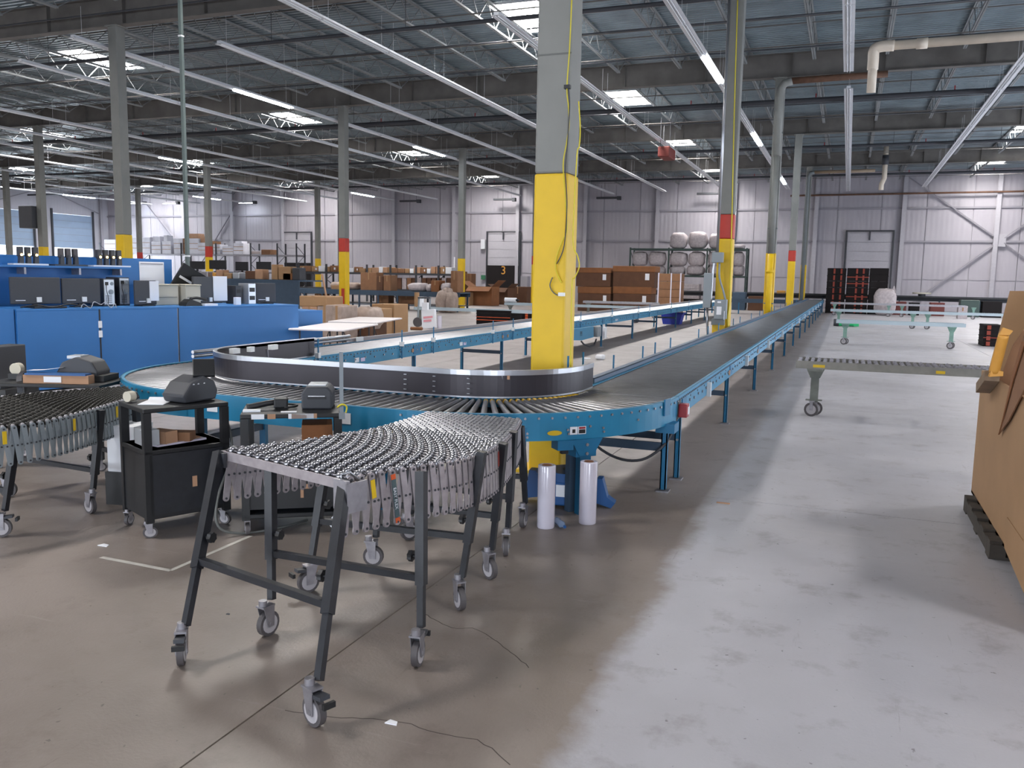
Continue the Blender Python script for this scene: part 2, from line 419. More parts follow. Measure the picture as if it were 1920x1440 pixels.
# ---- ceiling
ce = MB().box((XL-.3, YF-.3, DECK+.62), (XR+.3, YF-.2, DECK+.7)).build('ceiling', M_DECK); tag(ce, kind='structure')
def deck_strip(x0, x1, y0, y1):
    mb = MB(); p = .20; n = max(1, round((y1-y0)/p)); p = (y1-y0)/n; prof = []
    for i in range(n):
        y = y0+i*p; prof += [(y, 0), (y+p*.42, 0), (y+p*.52, .055), (y+p*.9, .055)]
    prof.append((y1, 0))
    vs = []
    for y, z in prof: vs += [(x0, y, DECK+z), (x1, y, DECK+z)]
    mb.add(vs, [(2*i, 2*i+1, 2*i+3, 2*i+2) for i in range(len(prof)-1)])
    mb.box((x0, y0, DECK+.07), (x1, y1, DECK+.12))
    mb.build('roof_deck', M_DECK, ce)
cols = sorted(set((a, b) for a, b, c, d in SKY)); u = XL-.25
for a, b in cols:
    if a < XL: continue
    deck_strip(u, a, YF-.25, YB+.2)
    v = YF-.25
    for (aa, bb, c, d) in sorted(s_ for s_ in SKY if s_[0] == a): deck_strip(a, b, v, c); v = d
    deck_strip(a, b, v, YB+.2); u = b
deck_strip(u, XR+.25, YF-.25, YB+.2)
# girders along X over every column line
gys = [Y0+S*n for n in range(-1, 6)]
for y in gys[:-1]:
    mb = MB(); mb.box((XL, y-.13, HT), (XR, y+.13, HT+.02)); mb.box((XL, y-.13, 8.86), (XR, y+.13, 8.88)); mb.box((XL, y-.008, HT+.02), (XR, y+.008, 8.86))
    for k in range(30):
        xx = XL+1.4+k*2.698; mb.box((xx-.005, y-.12, HT+.02), (xx+.005, y+.12, 8.86))
    mb.build('girder', M_GIRD, ce)
# open web joists, one object each
def joist_mesh(y0, y1):
    mb = MB(); L = y1-y0; zt = DECK-.03; zb = 8.42; a, b = y0+.95, y1-.95
    for sx_ in (-.028, .028):
        mb.box((sx_-.022, y0+.02, zt-.05), (sx_+.022, y1-.02, zt)); mb.box((sx_-.022, a, zb), (sx_+.022, b, zb+.05))
    n = 16; st = (b-a)/n; up = False
    for i in range(n):
        p = a+i*st; q = p+st; z0, z1 = (zb+.04, zt-.03) if i % 2 == 0 else (zt-.03, zb+.04)
        mb.bar((0, p, z0), (0, q, z1), .022, .022)
    mb.bar((0, a, zb+.04), (0, y0+.1, zt-.04), .022); mb.bar((0, b, zb+.04), (0, y1-.1, zt-.04), .022)
    return mb.mesh('joist', M_JOIST)
bays = [(YF, gys[0])]+[(gys[i], gys[i+1] if i < 5 else YB) for i in range(6)]
bays = [b_ for b_ in bays if b_[1]-b_[0] > 2]
jm = {}
nj = 0
for (a, b) in bays[1:]:
    k = round(b-a, 2)
    if k not in jm: jm[k] = joist_mesh(0, b-a)
    for i in range(-5, 31):
        xx = X1-i*2.024-1.0
        if XL+.3 < xx < XR-.3 and b > 5: put(jm[k], 'joist', ce, (xx, a, 0)); nj += 1
# lateral bridging angles
for a, b in bays[1:]:
    for t in (.25, .5, .75):
        MB().box((XL, a+(b-a)*t-.02, 8.40), (XR, a+(b-a)*t+.02, 8.425)).build('bridging', M_GIRD, ce)
        MB().box((XL, a+(b-a)*t-.02, 9.0), (XR, a+(b-a)*t+.02, 9.02)).build('bridging', M_GIRD, ce)

# ---- skylights
cx_ = sorted(set(s_[0] for s_ in SKY), reverse=True); cy_ = sorted(set(s_[2] for s_ in SKY))
M_LENS = mat('skylight_dome', (255, 252, 244), .4, emit=((1, .95, .86), 6))
for (a, b, c, d) in SKY:
    if a < XL: continue
    i, j = cx_.index(a), cy_.index(c)
    t = thing('skylight', 'square roof skylight, %s from the camera in the %s skylight row from the right' % (rod(j), rod(i)), 'skylight', ((a+b)/2, (c+d)/2, DECK), 0, 'roof skylights')
    w_, h_ = (b-a)/2, (d-c)/2; mb = MB()
    for q in ((-w_-.04, -h_-.04, -w_, h_+.04), (w_, -h_-.04, w_+.04, h_+.04), (-w_, -h_-.04, w_, -h_), (-w_, h_, w_, h_+.04)):
        mb.box((q[0], q[1], -.02), (q[2], q[3], .5))
    mb.build('curb', M_FIX, t)
    MB().box((-w_-.03, -h_-.03, .5), (w_+.03, h_+.03, .53)).build('dome', M_LENS, t)
    mb = MB()
    for q in (-.5, 0, .5): mb.cyl((q*w_, -h_, -.03), (q*w_, h_, -.03), .012, n=6)
    for q in (-.5, 0, .5): mb.cyl((-w_, q*h_, -.045), (w_, q*h_, -.045), .012, n=6)
    mb.build('fall_guard', M_JOIST, t)

# ---- columns
CW = .15
def column(n, k, bands, label, extra=None):
    x, y = X1-k*SX, Y0+n*S
    t = thing('steel_column', label, 'column', (x, y, 0), 0, 'painted building columns')
    z = 0
    mb = MB(); zt = bands[-1][1]
    mb.box((-CW, -CW, zt), (CW, CW, HT)); bevel(mb.build('shaft', M_COL, t), .02)
    for nm, z1, m_ in bands:
        bevel(MB().box((-CW-.002, -CW-.002, z), (CW+.002, CW+.002, z1)).build(nm, m_, t), .02); z = z1
    MB().box((-.24, -.24, 0), (.24, .24, .025)).build('base_plate', M_YEL if n or k else M_YEL, t)
    MB().box((-.2, -.2, HT-.03), (.2, .2, HT)).build('cap_plate', M_COL, t)
    return t
Y_, R_ = 'yellow_band', 'red_band'
def yb(z): return [(Y_, z, M_YEL)]
def yr(z, z2): return [(Y_, z, M_YEL), (R_, z2, M_RED)]
colA = column(0, 0, yb(2.58), 'thick grey column with yellow lower half, nearest the camera inside the conveyor loop')
colB = column(1, 0, yr(2.57, 3.06), 'grey column with red and yellow bands carrying the grey electrical boxes')
column(2, 0, yb(2.64), 'yellow based grey column with a drain pipe, behind the electrical box column')
column(3, 0, yr(2.65, 3.12), 'red and yellow banded column, next after the drain pipe column')
column(4, 0, yb(2.71), 'farthest yellow based column beside the end of the long conveyor')
column(1, 1, yb(2.67), 'tall grey column with yellow base rising behind the blue packing bench')
column(2, 1, yr(2.59, 3.11), 'red and yellow banded column behind the white folding tables')
cq = [o for o in C.objects if o.get('label', '').startswith('red and yellow banded column behind')][0]
MB().box((-.02, -CW-.03, .55), (.1, -CW-.003, 1.15)).build('red_sign', M_RED, cq)
column(3, 1, yb(2.62), 'grey and yellow column by the open brown cartons in mid hall')
column(4, 1, yr(2.55, 3.08), 'red banded column peeking from behind the nearest yellow column')
column(2, 2, yb(2.71), 'grey and yellow column left, in front of the dock doors')
column(3, 2, yr(2.56, 3.18), 'narrow far column with red band in front of the wrapped cartons')
column(4, 2, yb(2.77), 'far column yellow to the base, left of the red banded one by the tables')
column(4, 3, yr(2.62, 3.1), 'far left column with low red band beside the tall yellow base column')
column(3, 3, yb(2.6), 'leftmost grey column before the far dock door')
# ================================================================== overhead fittings
LH_ = 7.6
rowx = [3.9, -.35, -3.9, -7.8, -11.8, -15.6, -18.9, -22.5, -30.0, -33.8, -38.0, -42.0, -48.2, -53, -58.4]
lit = {(-3.9, 23.9), (-3.9, 35.3), (-3.9, 52.6), (-18.9, 23.5), (-18.9, 36.4), (-33.8, 35.2), (-33.8, 54.2), (-48.2, 52.8), (-58.4, 50.2)}
FL = 3.1
def fix_meshes(L):
    hb = MB(); hb.box((-.06, 0, .0), (.06, L, .07)); hb.box((-.13, 0, -.012), (-.06, L, 0)); hb.box((.06, 0, -.012), (.13, L, 0))
    hb.add([(-.06, 0, .02), (-.13, 0, -.012), (-.13, L, -.012), (-.06, L, .02), (.06, 0, .02), (.13, 0, -.012), (.13, L, -.012), (.06, L, .02)], [(0, 1, 2, 3), (4, 7, 6, 5)])
    hb.cyl((0, .3, .07), (0, .3, .85), .004, n=4, mi=0); hb.cyl((0, L-.3, .07), (0, L-.3, .85), .004, n=4)
    tb = MB()
    for q in (-.035, .035): tb.cyl((q, .04, -.02), (q, L-.04, -.02), .016, n=8)
    return hb.mesh('housing', M_FIX), tb
hm, tb = fix_meshes(FL-.02); tmesh = tb.mesh('tube_pair', M_TUBE)
tb2 = MB()
for q in (-.05, .05): tb2.cyl((q, .04, -.03), (q, FL-.06, -.03), .035, n=8)
lmesh = tb2.mesh('lit_tube_pair', M_LAMP)
for ri, rx in enumerate(rowx):
    y = {3.9: 11.4, -.35: 10.9, -3.9: 11.2, -7.8: 18.6, -11.8: 11.4, -15.6: 18.6, -18.9: 17.0, -22.5: 18.4}.get(rx, 20.0)
    i = 0
    while y+FL < YB-1.5:
        if any(abs(y-a) < .05 for a in ()): pass
        on = any(abs(rx-a) < .01 and y-.5*FL <= b < y+.5*FL for a, b in lit)
        skip = False
        if rx == -.35 and abs(y-26.4) < .2: y += 2.2
        if not skip:
            t = thing('strip_light', ('glowing strip light, %s along the %s light row from the right' if on else 'unlit white strip light, %s along the %s light row from the right') % (rod(i), rod(ri)), 'light', (rx, y, LH_), 0, 'rows of ceiling strip lights')
            put(hm, 'housing', t); put(lmesh if on else tmesh, 'tube', t)
            i += 1
        y += FL
# sprinkler mains and branch lines
def pipe(name, label, pts, r, m_, cat='pipe', n=10):
    return tag(MB().tube(pts, r, n).build(name, m_), label, cat)
for i, (y, z, r) in enumerate(((31.4, 7.85, .085), (20.4, 8.05, .05), (42.4, 7.9, .07), (53.5, 7.9, .07))):
    t = thing('sprinkler_pipe', ['thick dark sprinkler main crossing the hall under the roof', 'thin dark sprinkler line crossing in front of the sprinkler main', 'dark sprinkler line crossing behind the sprinkler main', 'farthest dark sprinkler line near the back wall'][i], 'pipe', (0, y, z))
    MB().cyl((XL+.2, 0, 0), (XR-.2, 0, 0), r).build('pipe_run', M_PIPE, t)
    mh = MB().cyl((0, 0, r), (0, 0, 9.0-z), .008, n=6).mesh('hanger', M_PIPE); ms = MB().cyl((0, 0, 0), (0, 0, .14), .02, n=8).mesh('sprinkler_head', M_REDP)
    for k in range(18):
        put(mh, 'hanger', t, (XL+4+k*4.2, 0, 0))
        if i != 1: put(ms, 'sprinkler_head', t, (XL+5.3+k*4.2, 0, r*.9))
for i, y in enumerate((12.0, 15.2, 17.6, 23.2, 26.3, 34.5, 37.4)):
    pipe('conduit', 'thin dark conduit across the roof joists, %s from the camera' % rod(i), [(XL+.3, y, 8.36), (XR-.2, y+.2, 8.36)], .022, M_PIPE, 'conduit', 6)
# cream plastic drain, right
pts = [onz(1634, 150, 7.35), onz(1634, 120, 7.5), onz(1638, 92, 7.6), onz(1652, 84, 7.6), onz(1700, 77, 7.6)]
a = onz(1640, 88, 7.6)
t = thing('drain_pipe', 'cream plastic drain pipe with elbow hanging at upper right', 'pipe', (a.x, a.y, 0))
def rel(p): return Vector(p)-Vector((a.x, a.y, 0))
MB().tube([rel(a+Vector((.1, 0, 0))), rel((XR-.1, a.y+.1, 7.66))], .11, 14).build('pipe_run', M_PVC, t)
MB().tube([rel(p) for p in smooth([a+Vector((.45, 0, 0)), a+Vector((.16, 0, 0)), a+Vector((0, .02, -.06)), a+Vector((-.01, .1, -.3)), a+Vector((-.01, .2, -.5))], 4)], .135, 14).build('elbow', M_PVC, t)
MB().tube([rel(a+Vector((-.01, .1, -.25))), rel(a+Vector((-.01, .3, -1.05)))], .11, 14).build('drop', M_PVC, t)
MB().tube([rel(a+Vector((.95, 0, .0))), rel(a+Vector((1.2, 0, 0)))], .13, 14).build('coupling', M_PVC, t)
# drain on third column
X2, Y2 = X1, Y0+2*S
t = thing('drain_pipe', 'grey downpipe with elbow strapped to the front of a yellow based column', 'pipe', (X2+.02, Y2-CW-.12, 0))
MB().tube([(0, 0, .1), (0, 0, 2.62)], .10, 14).build('painted_foot', M_YEL, t)
MB().tube([(0, 0, 2.62), (0, 0, 5.9)], .10, 14).build('lower_pipe', M_COL, t)
MB().tube([(0, 0, 5.7), (0, 0, 7.5), (.02, 0, 7.75), (.12, 0, 7.92), (.35, 0, 7.98)], .125, 14).build('upper_pipe', M_COL, t)
MB().tube([(0, 0, 2.0), (0, 0, 2.1)], .12, 14).build('collar', M_YEL, t)
MB().tube([(.3, 0, 7.98), (1.2, .05, 8.0), (3.1, .1, 8.03)], .10, 12).build('rusty_run', M_RUST, t)
for z in (1.0, 3.4, 6.4): MB().box((-.15, -.02, z), (.15, .12, z+.04)).build('strap', M_COLD, t)
# drain on fifth column
Y4 = Y0+4*S
t = thing('drain_pipe', 'tan overhead drain pipe meeting a grey downpipe by the farthest column', 'pipe', (X1-.02, Y4-CW-.12, 0))
MB().tube([(0, 0, .1), (0, 0, 7.55), (.08, 0, 7.75), (.3, 0, 7.8)], .10, 12).build('downpipe', M_COLD, t)
MB().tube([(.3, 0, 7.8), (3.4, -.1, 7.8)], .09, 12).build('overhead_run', mat('tan_pipe', (150, 132, 112), .6), t)
t = thing('drain_pipe', 'white and grey drain hanging at right of the farthest column', 'pipe', (1.45, Y4-1, 0))
MB().tube([(0, 0, 9.08), (0, 0, 7.3), (-.12, 0, 7.0), (-.12, 0, 6.7)], .13, 12).build('drop', M_PVC, t)
MB().tube([(0, 0, 8.5), (0, 0, 8.0)], .17, 12).build('clamp', M_PIPE, t)
# red unit heater
p = ony(1250, 288, 37.0)
t = thing('unit_heater', 'red unit heater hanging under the roof near the skylights', 'heater', (p.x, p.y, p.z))
bevel(MB().box((-.25, -.65, -.22), (.25, .65, .22)).build('heater_body', M_HEAT, t), .05)
MB().box((-.22, -.67, -.18), (.22, -.65, .18)).build('louvre', M_HEAT, t)
for q in (-.2, .2): MB().cyl((q, -.4, .22), (q, -.4, 8.5-p.z), .012, n=6).build('hanger_rod', M_PIPE, t)
# infra red heaters on back wall
for i, (px, py) in enumerate(((258, 380), (320, 380), (463, 379), (768, 377), (945, 374), (1140, 371), (1330, 363))):
    p = ony(px, py, YB-1.0)
    t = thing('wall_lamp', 'dark hooded lamp hanging before the back wall, %s from the left' % rod(i), 'light', (p.x, p.y, p.z), 0, 'hooded lamps along the back wall')
    bevel(MB().box((-.85, -.12, -.07), (.85, .12, .07)).build('hood', M_DKGR if i > 2 else M_GALV, t), .02)
    if i < 3: MB().box((-.8, -.1, -.09), (.8, .1, -.075)).build('lamp_glass', M_LAMP, t)
    MB().box((.7, -.16, -.16), (.95, .16, .1)).build('motor', M_PIPE, t)
    MB().cyl((-.5, 0, .07), (-.5, 0, .9), .012, n=6).build('hanger_rod', M_PIPE, t); MB().cyl((.6, 0, .07), (.6, 0, .9), .012, n=6).build('hanger_rod', M_PIPE, t)
# back wall door hardware
def dock_leveler(x, w_, lab, dark=True, num=None):
    t = thing('dock_door', lab, 'door', (x, YB-.06, 0))
    for q in (-w_/2, w_/2): MB().box((q-.05, -.14, .2), (q+.05, -.02, 5.25)).build('door_track', M_PIPE, t)
    MB().cyl((-w_/2, -.12, 5.2), (w_/2, -.12, 5.2), .05, n=8).build('spring_bar', M_PIPE, t)
    MB().box((-.05, -.16, 4.6), (.05, -.08, 5.15)).build('chain_hoist', M_PIPE, t)
    for k in range(4):
        MB().box((-w_/2+.08, -.04, 2.62+k*.62), (w_/2-.08, 0, 3.22+k*.62)).build('door_panel', M_WCOL, t)
    if dark: MB().box((-w_/2+.05, -.2, .15), (w_/2-.05, -.05, 2.62)).build('dock_curtain', M_BULK, t)
    if num: text(num, 'number', .9, M_TAN, t, (.1, -.22, 1.95), (PI/2, 0, 0))
    return t
dock_leveler(-25.05, 2.75, 'far dock door with black lower curtain numbered 3 on the back wall', True, '3')
dock_leveler(-44.1, 2.9, 'far dock door with pale panels behind the computer tables', True)
dock_leveler(1.15, 2.9, 'far dock door above the black bulk crates at right', False)
p = ony(906, 458, YB-.1); tag(bevel(MB().cb((p.x, p.y, p.z), (.35, .2, .75)).build('control_box', M_FIX), .01), 'small white control box left of the door numbered 3', 'control box')
p = ony(906, 520, YB-.1); tag(MB().cb((p.x, p.y, p.z), (.36, .05, .34)).build('safety_sign', mat('green_sign', (50, 110, 80), .6)), 'small green sign on the back wall beside the door numbered 3', 'sign')

# electrical boxes on column B
xb, yb_ = X1, Y0+S
t = thing('electrical_panel', 'grey electrical boxes with conduits on the red banded column', 'electrical box', (xb, yb_-CW-.02, 0))
def pb(px, py, Y): p = ony(px, py, Y); return (p.x-xb, p.y-(yb_-CW-.02), p.z)
def face_box(name, x0, y0, x1, y1, Y, dep, m_, par=t):
    a, b = pb(x0, y1, Y), pb(x1, y0, Y)
    return bevel(MB().box((min(a[0], b[0]), a[1], min(a[2], b[2])), (max(a[0], b[0]), a[1]+dep, max(a[2], b[2]))).build(name, m_, par), .008)
yy = yb_-CW
face_box('upper_junction_box', 1334, 473, 1356, 492, yy-.25, .16, M_GBOX)
face_box('tall_enclosure', 1317, 512, 1335, 577, yy-.30, .20, M_GBOX)
dis = face_box('disconnect_switch', 1338, 562, 1362, 598, yy-.32, .22, M_GBOX)
face_box('lower_enclosure', 1333, 598, 1358, 609, yy-.30, .14, M_COLD)
face_box('warning_label', 1343, 575, 1353, 590, yy-.325, .005, M_PAPER)
face_box('notice', 1345, 565, 1352, 568, yy-.325, .005, M_PAPER)
face_box('switch_lever', 1356, 583, 1359, 600, yy-.36, .03, M_LTALU)
MB().tube([pb(1345, 473, yy-.2), pb(1368, 0, yy-.2)], .03, 8).build('conduit_riser', M_LTALU, t)
MB().tube(smooth([pb(1339, 492, yy-.2), pb(1337, 505, yy-.2), pb(1334, 540, yy-.2), pb(1331, 575, yy-.2)], 4), .03, 8).build('conduit_drop', M_LTALU, t)
MB().tube(smooth([pb(1349, 493, yy-.2), pb(1349, 520, yy-.2), pb(1356, 545, yy-.2), pb(1360, 562, yy-.2)], 4), .02, 8).build('flexible_conduit', M_GBOX, t)
MB().tube([pb(1326, 577, yy-.2), pb(1326, 600, yy-.2), pb(1327, 630, yy-.2)], .025, 8).build('lower_conduit', M_LTALU, t)
MB().tube(smooth([pb(1383, 0, yy-.05), pb(1377, 200, yy-.05), pb(1372, 420, yy-.05), pb(1368, 560, yy-.05), pb(1364, 600, yy-.1), pb(1369, 640, yy-.1)], 5), .012, 6).build('yellow_cord', M_CABLE, t)
face_box('frame_foot', 1334, 606, 1358, 632, yy-.22, .16, M_YEL)

# cords on column A
xa, ya = X1, Y0
t = thing('extension_cord', 'yellow cord looped down the corner of the nearest yellow column', 'cord', (xa+CW, ya-CW, 0))
def pc(px, py, dy=.02): p = ony(px, py, ya-CW-dy); return (p.x-xa-CW, p.y-ya+CW, p.z)
MB().tube(smooth([pc(1072, 0), pc(1068, 90), pc(1063, 165), pc(1066, 200), pc(1067, 235), pc(1062, 270), pc(1056, 310), pc(1060, 370), pc(1063, 430), pc(1055, 450), pc(1044, 480), pc(1042, 505), pc(1050, 525), pc(1053, 530)], 5), .0055, 6).build('yellow_cord', M_CABLE, t)
MB().tube(smooth([pc(1066, 165, .03), pc(1068, 200, .03), pc(1064, 270, .03), pc(1060, 320, .03), pc(1063, 380, .03), pc(1058, 460, .03), pc(1044, 495, .03)], 5), .005, 6).build('dark_cord', M_PIPE, t)
MB().tube(smooth([pc(1085, 190), pc(1088, 240), pc(1086, 275), pc(1082, 290), pc(1076, 400), pc(1075, 460), pc(1083, 480), pc(1086, 500), pc(1078, 520), pc(1073, 530), pc(1071, 610), pc(1070, 690)], 5), .0055, 6).build('yellow_cord', M_CABLE, t)
MB().tube(smooth([pc(1036, 520), pc(1031, 535), pc(1037, 548), pc(1048, 554), pc(1056, 552)], 5), .005, 6).build('grey_cord', M_CABG, t)
MB().cb(pc(1064, 163), (.05, .04, .03)).build('plug', M_BPL, t); MB().cb(pc(1053, 552), (.05, .04, .03)).build('plug', M_CLAMP, t)
MB().box((-.303, -.004, pc(1040, 100)[2]-.006), (.003, -.001, pc(1040, 100)[2]+.006)).build('tie_band', M_CABG, t)
p = (X1-2*SX, Y0+2*S)
t = thing('wall_box', 'dark box fixed to the grey column before the dock doors', 'box', (p[0]-CW-.42, p[1]-.1, 3.55))
bevel(MB().box((-.42, -.3, 0), (.40, .3, 1.0)).build('box_body', M_PIPE, t), .02); MB().box((.38, -.04, .2), (.5, .04, .26)).box((.38, -.04, .8), (.5, .04, .86)).build('bracket', M_PIPE, t)
# drop pole from the roof to the bench
p = onz(347, 560, 1.15)
t = thing('power_pole', 'slim green grey power pole rising from the bench to the roof', 'power pole', (p.x, p.y+.1, 0))
MB().box((-.032, -.032, .0), (.032, .032, 9.0)).build('pole', mat('green_grey_pole', (90, 102, 100), .5), t)
MB().box((-.042, -.042, 2.0), (.042, .042, 2.03)).build('joint_collar', M_CLAMP, t)
MB().box((-.042, -.042, 6.3), (.042, .042, 6.33)).build('joint_collar', M_CLAMP, t)
# ================================================================== roller conveyors
ZT = .745          # roller top
RR = .0225
ZC = ZT-RR
def h_stand(par, x0, x1, y, ztop=.58, along='y', foot=True):
    for x in (x0, x1):
        mb = MB(); mb.box((x-.022, y-.045, .02), (x+.022, y-.037, ztop+.05)); mb.box((x-.022, y-.045, .02), (x-.014, y+.0, ztop+.05)); mb.box((x+.014, y-.045, .02), (x+.022, y, ztop+.05))
        mb.box((x-.05, y-.06, 0), (x+.05, y+.04, .012), 1); mb.cyl((x, y-.052, .35), (x, y-.045, .35), .012, n=6, mi=1)
        mb.build('leg', [M_BLUED, M_GALV], par)
    MB().box((x0, y-.035, .34), (x1, y-.01, .40)).build('cross_bar', M_DKB, par)
def roller_mesh(L, r, ends=.03):
    mb = MB(); mb.cyl((0, 0, 0), (L, 0, 0), r, n=14); mb.cyl((-ends, 0, 0), (L+ends, 0, 0), .008, n=6)
    return mb.mesh('roller', M_ROLL)
def straight(name, label, xo, xi, y0, y1, stands, side):
    # xo = side facing out of the loop, xi = side facing the loop
    t = thing(name, label, 'conveyor', (0, 0, 0)); a, b = min(xo, xi), max(xo, xi)
    for nm, x, s_ in (('side_rail', a, 1), ('side_rail', b, -1)):
        mb = MB(); mb.box((x-.004*s_, y0, .575), (x+.004*s_, y1, ZT+.008)); mb.box((min(x, x+.04*s_), y0, .575), (max(x, x+.04*s_), y1, .583)); mb.box((min(x, x+.03*s_), y0, ZT), (max(x, x+.03*s_), y1, ZT+.008))
        mb.build(nm, M_BLUE, t)
    W = b-a-.03; me = roller_mesh(W, RR); p = .078; n = int((y1-y0)/p)
    far = MB()
    for i in range(n):
        y = y0+.04+i*p
        if i < 300: put(me, 'roller', t, (a+.015, y, ZC))
        else: far.cyl((a+.015, y, ZC), (a+.015+W, y, ZC), RR, n=8)
    if far.v: tag(far.build('far_rollers', M_ROLL, t), kind='stuff')
    # axle nuts and little bolts on the rail faces
    mb = MB(); 
    for i in range(n):
        y = y0+.04+i*p
        for x, s_ in ((a, -1), (b, 1)):
            mb.cyl((x, y, ZC), (x+s_*.012, y, ZC), .009, n=6, caps=True)
            if i % 3 == 0: mb.cyl((x, y+.02, .66-.01*(i % 2)), (x+s_*.016, y+.02, .66-.01*(i % 2)), .013, n=6)
            if i % 5 == 2: mb.box((x+s_*.001, y-.02, .685), (x+s_*.006, y+.012, .70), 1)
    tag(mb.build('axle_nuts', [M_GALV, M_BPL], t), kind='stuff')
    for y in stands: h_stand(t, a+.03, b-.03, y)
    MB().box((a+.06, y0, .672), (b-.06, y1, .684)).build('gap_shade_sheet', M_BPL, t)  # added black sheet, stands in for the shade between rollers
    # splice plates with pale caps
    for y in stands:
        x = xi if side == 'left' else b
        MB().box((b-.002, y-.1, .60), (b+.012, y+.1, .72)).build('splice_plate', M_BLUED, t)
    return t
XRI, XRO = -2.105, -1.245
stR = [10.37+3.42*k for k in range(14)]
rc = straight('roller_conveyor', 'long straight blue roller conveyor on the right running to the back wall', XRO, XRI, 6.98, 53.4, [7.23]+stR[:13], 'right')
# guard strip with posts on loop side of right conveyor
mb = MB(); mb.box((XRI-.06, 7.5, .73), (XRI-.005, 53.2, .80)); mb.box((XRI-.075, 7.5, .79), (XRI-.005, 53.2, .797)); mb.build('guard_strip', mat('blue_grey_guard', (84, 100, 122), .45, .3), rc)
pm = MB().cyl((0, 0, .60), (0, 0, .93), .010, n=6).mesh('guard_post', M_BLUED)
for y in (6.95, 7.40, 8.50, 9.85, 10.54, 11.54, 13.9, 14.9, 16.2, 18.4, 19.6, 22, 24.2, 25.2, 28, 29.1, 32, 35, 38.5, 42, 46, 50): put(pm, 'guard_post', rc, (XRI-.09, y, 0))
for o_ in [c_ for c_ in rc.children if c_.name.startswith('guard_post') and c_.location.y < 7.5]: o_.scale.z = 1.12
cm = MB().box((-.012, -.03, .56), (.03, .03, .70)).mesh('white_clamp', M_CLAMP)
for k in range(12): put(cm, 'white_clamp', rc, (XRO+.012, 8.55+3.42*k, 0))
tm = MB().box((0, -.045, .61), (.006, .045, .665)).mesh('tape_patch', M_CARDT)
for k in range(10): put(tm, 'tape_patch', rc, (XRO+.01, 10.2+3.42*k, 0))
XLI, XLO = -5.66, -6.5
stL = [10.75+3.33*k for k in range(10)]
lc = straight('roller_conveyor', 'long straight blue roller conveyor on the left side of the loop', XLO, XLI, 6.95, 43.5, stL, 'left')
pm2 = MB().cyl((0, 0, .57), (0, 0, .96), .009, n=6).box((-.012, -.035, .60), (.0, .035, .612)).mesh('guard_post', M_BLUED)
km = MB().box((-.02, -.025, .74), (.03, .025, .80)).mesh('post_clamp', M_CLAMP)
for y in (8.28, 10.27, 11.23, 13.5, 14.45, 17.4, 18.7, 21.5, 24.5, 26, 29.5, 33): put(pm2, 'guard_post', lc, (XLI+.03, y, 0)); put(km, 'post_clamp', lc, (XLI+.02, y, 0))
tp = MB().cyl((0, 0, .655), (.010, 0, .655), .03, n=12).mesh('tape_dot', M_CARDT)
for y in (10.62, 10.88, 14.0, 14.25): put(tp, 'tape_dot', lc, (XLI+.004, y, 0))
sm_ = MB().box((0, -.05, .615), (.006, .05, .67)).mesh('warning_sticker', M_PAPER); sp = MB().box((.0, -.05, .615), (.006, .05, .66)).mesh('notice_sticker', mat('pink_sticker', (206, 196, 226), .6))
for y in (9.15, 12.25, 15.8, 22): put(sm_, 'warning_sticker', lc, (XLI+.004, y, 0)); put(sp, 'notice_sticker', lc, (XLI+.004, y+.14, 0))
t2 = MB()
for z in (.80, .845): t2.cyl((XLO+.02, 7.2, z), (XLO+.02, 10.3, z), .02, n=10)
t2.build('outer_guard_tube', M_LTALU, lc)
mb = MB(); mb.box((XLO-.03, 10.3, ZT), (XLO+.02, 43.4, ZT+.06)); mb.build('outer_guard_strip', mat('dusty_guard', (150, 144, 146), .5, .3), lc)
for y in (8.6, 10.5): put(MB().box((-.01, -.08, .76), (.015, .08, .82)).mesh('bracket', M_CLAMP), 'bracket', lc, (XLO+.06, y, 0))

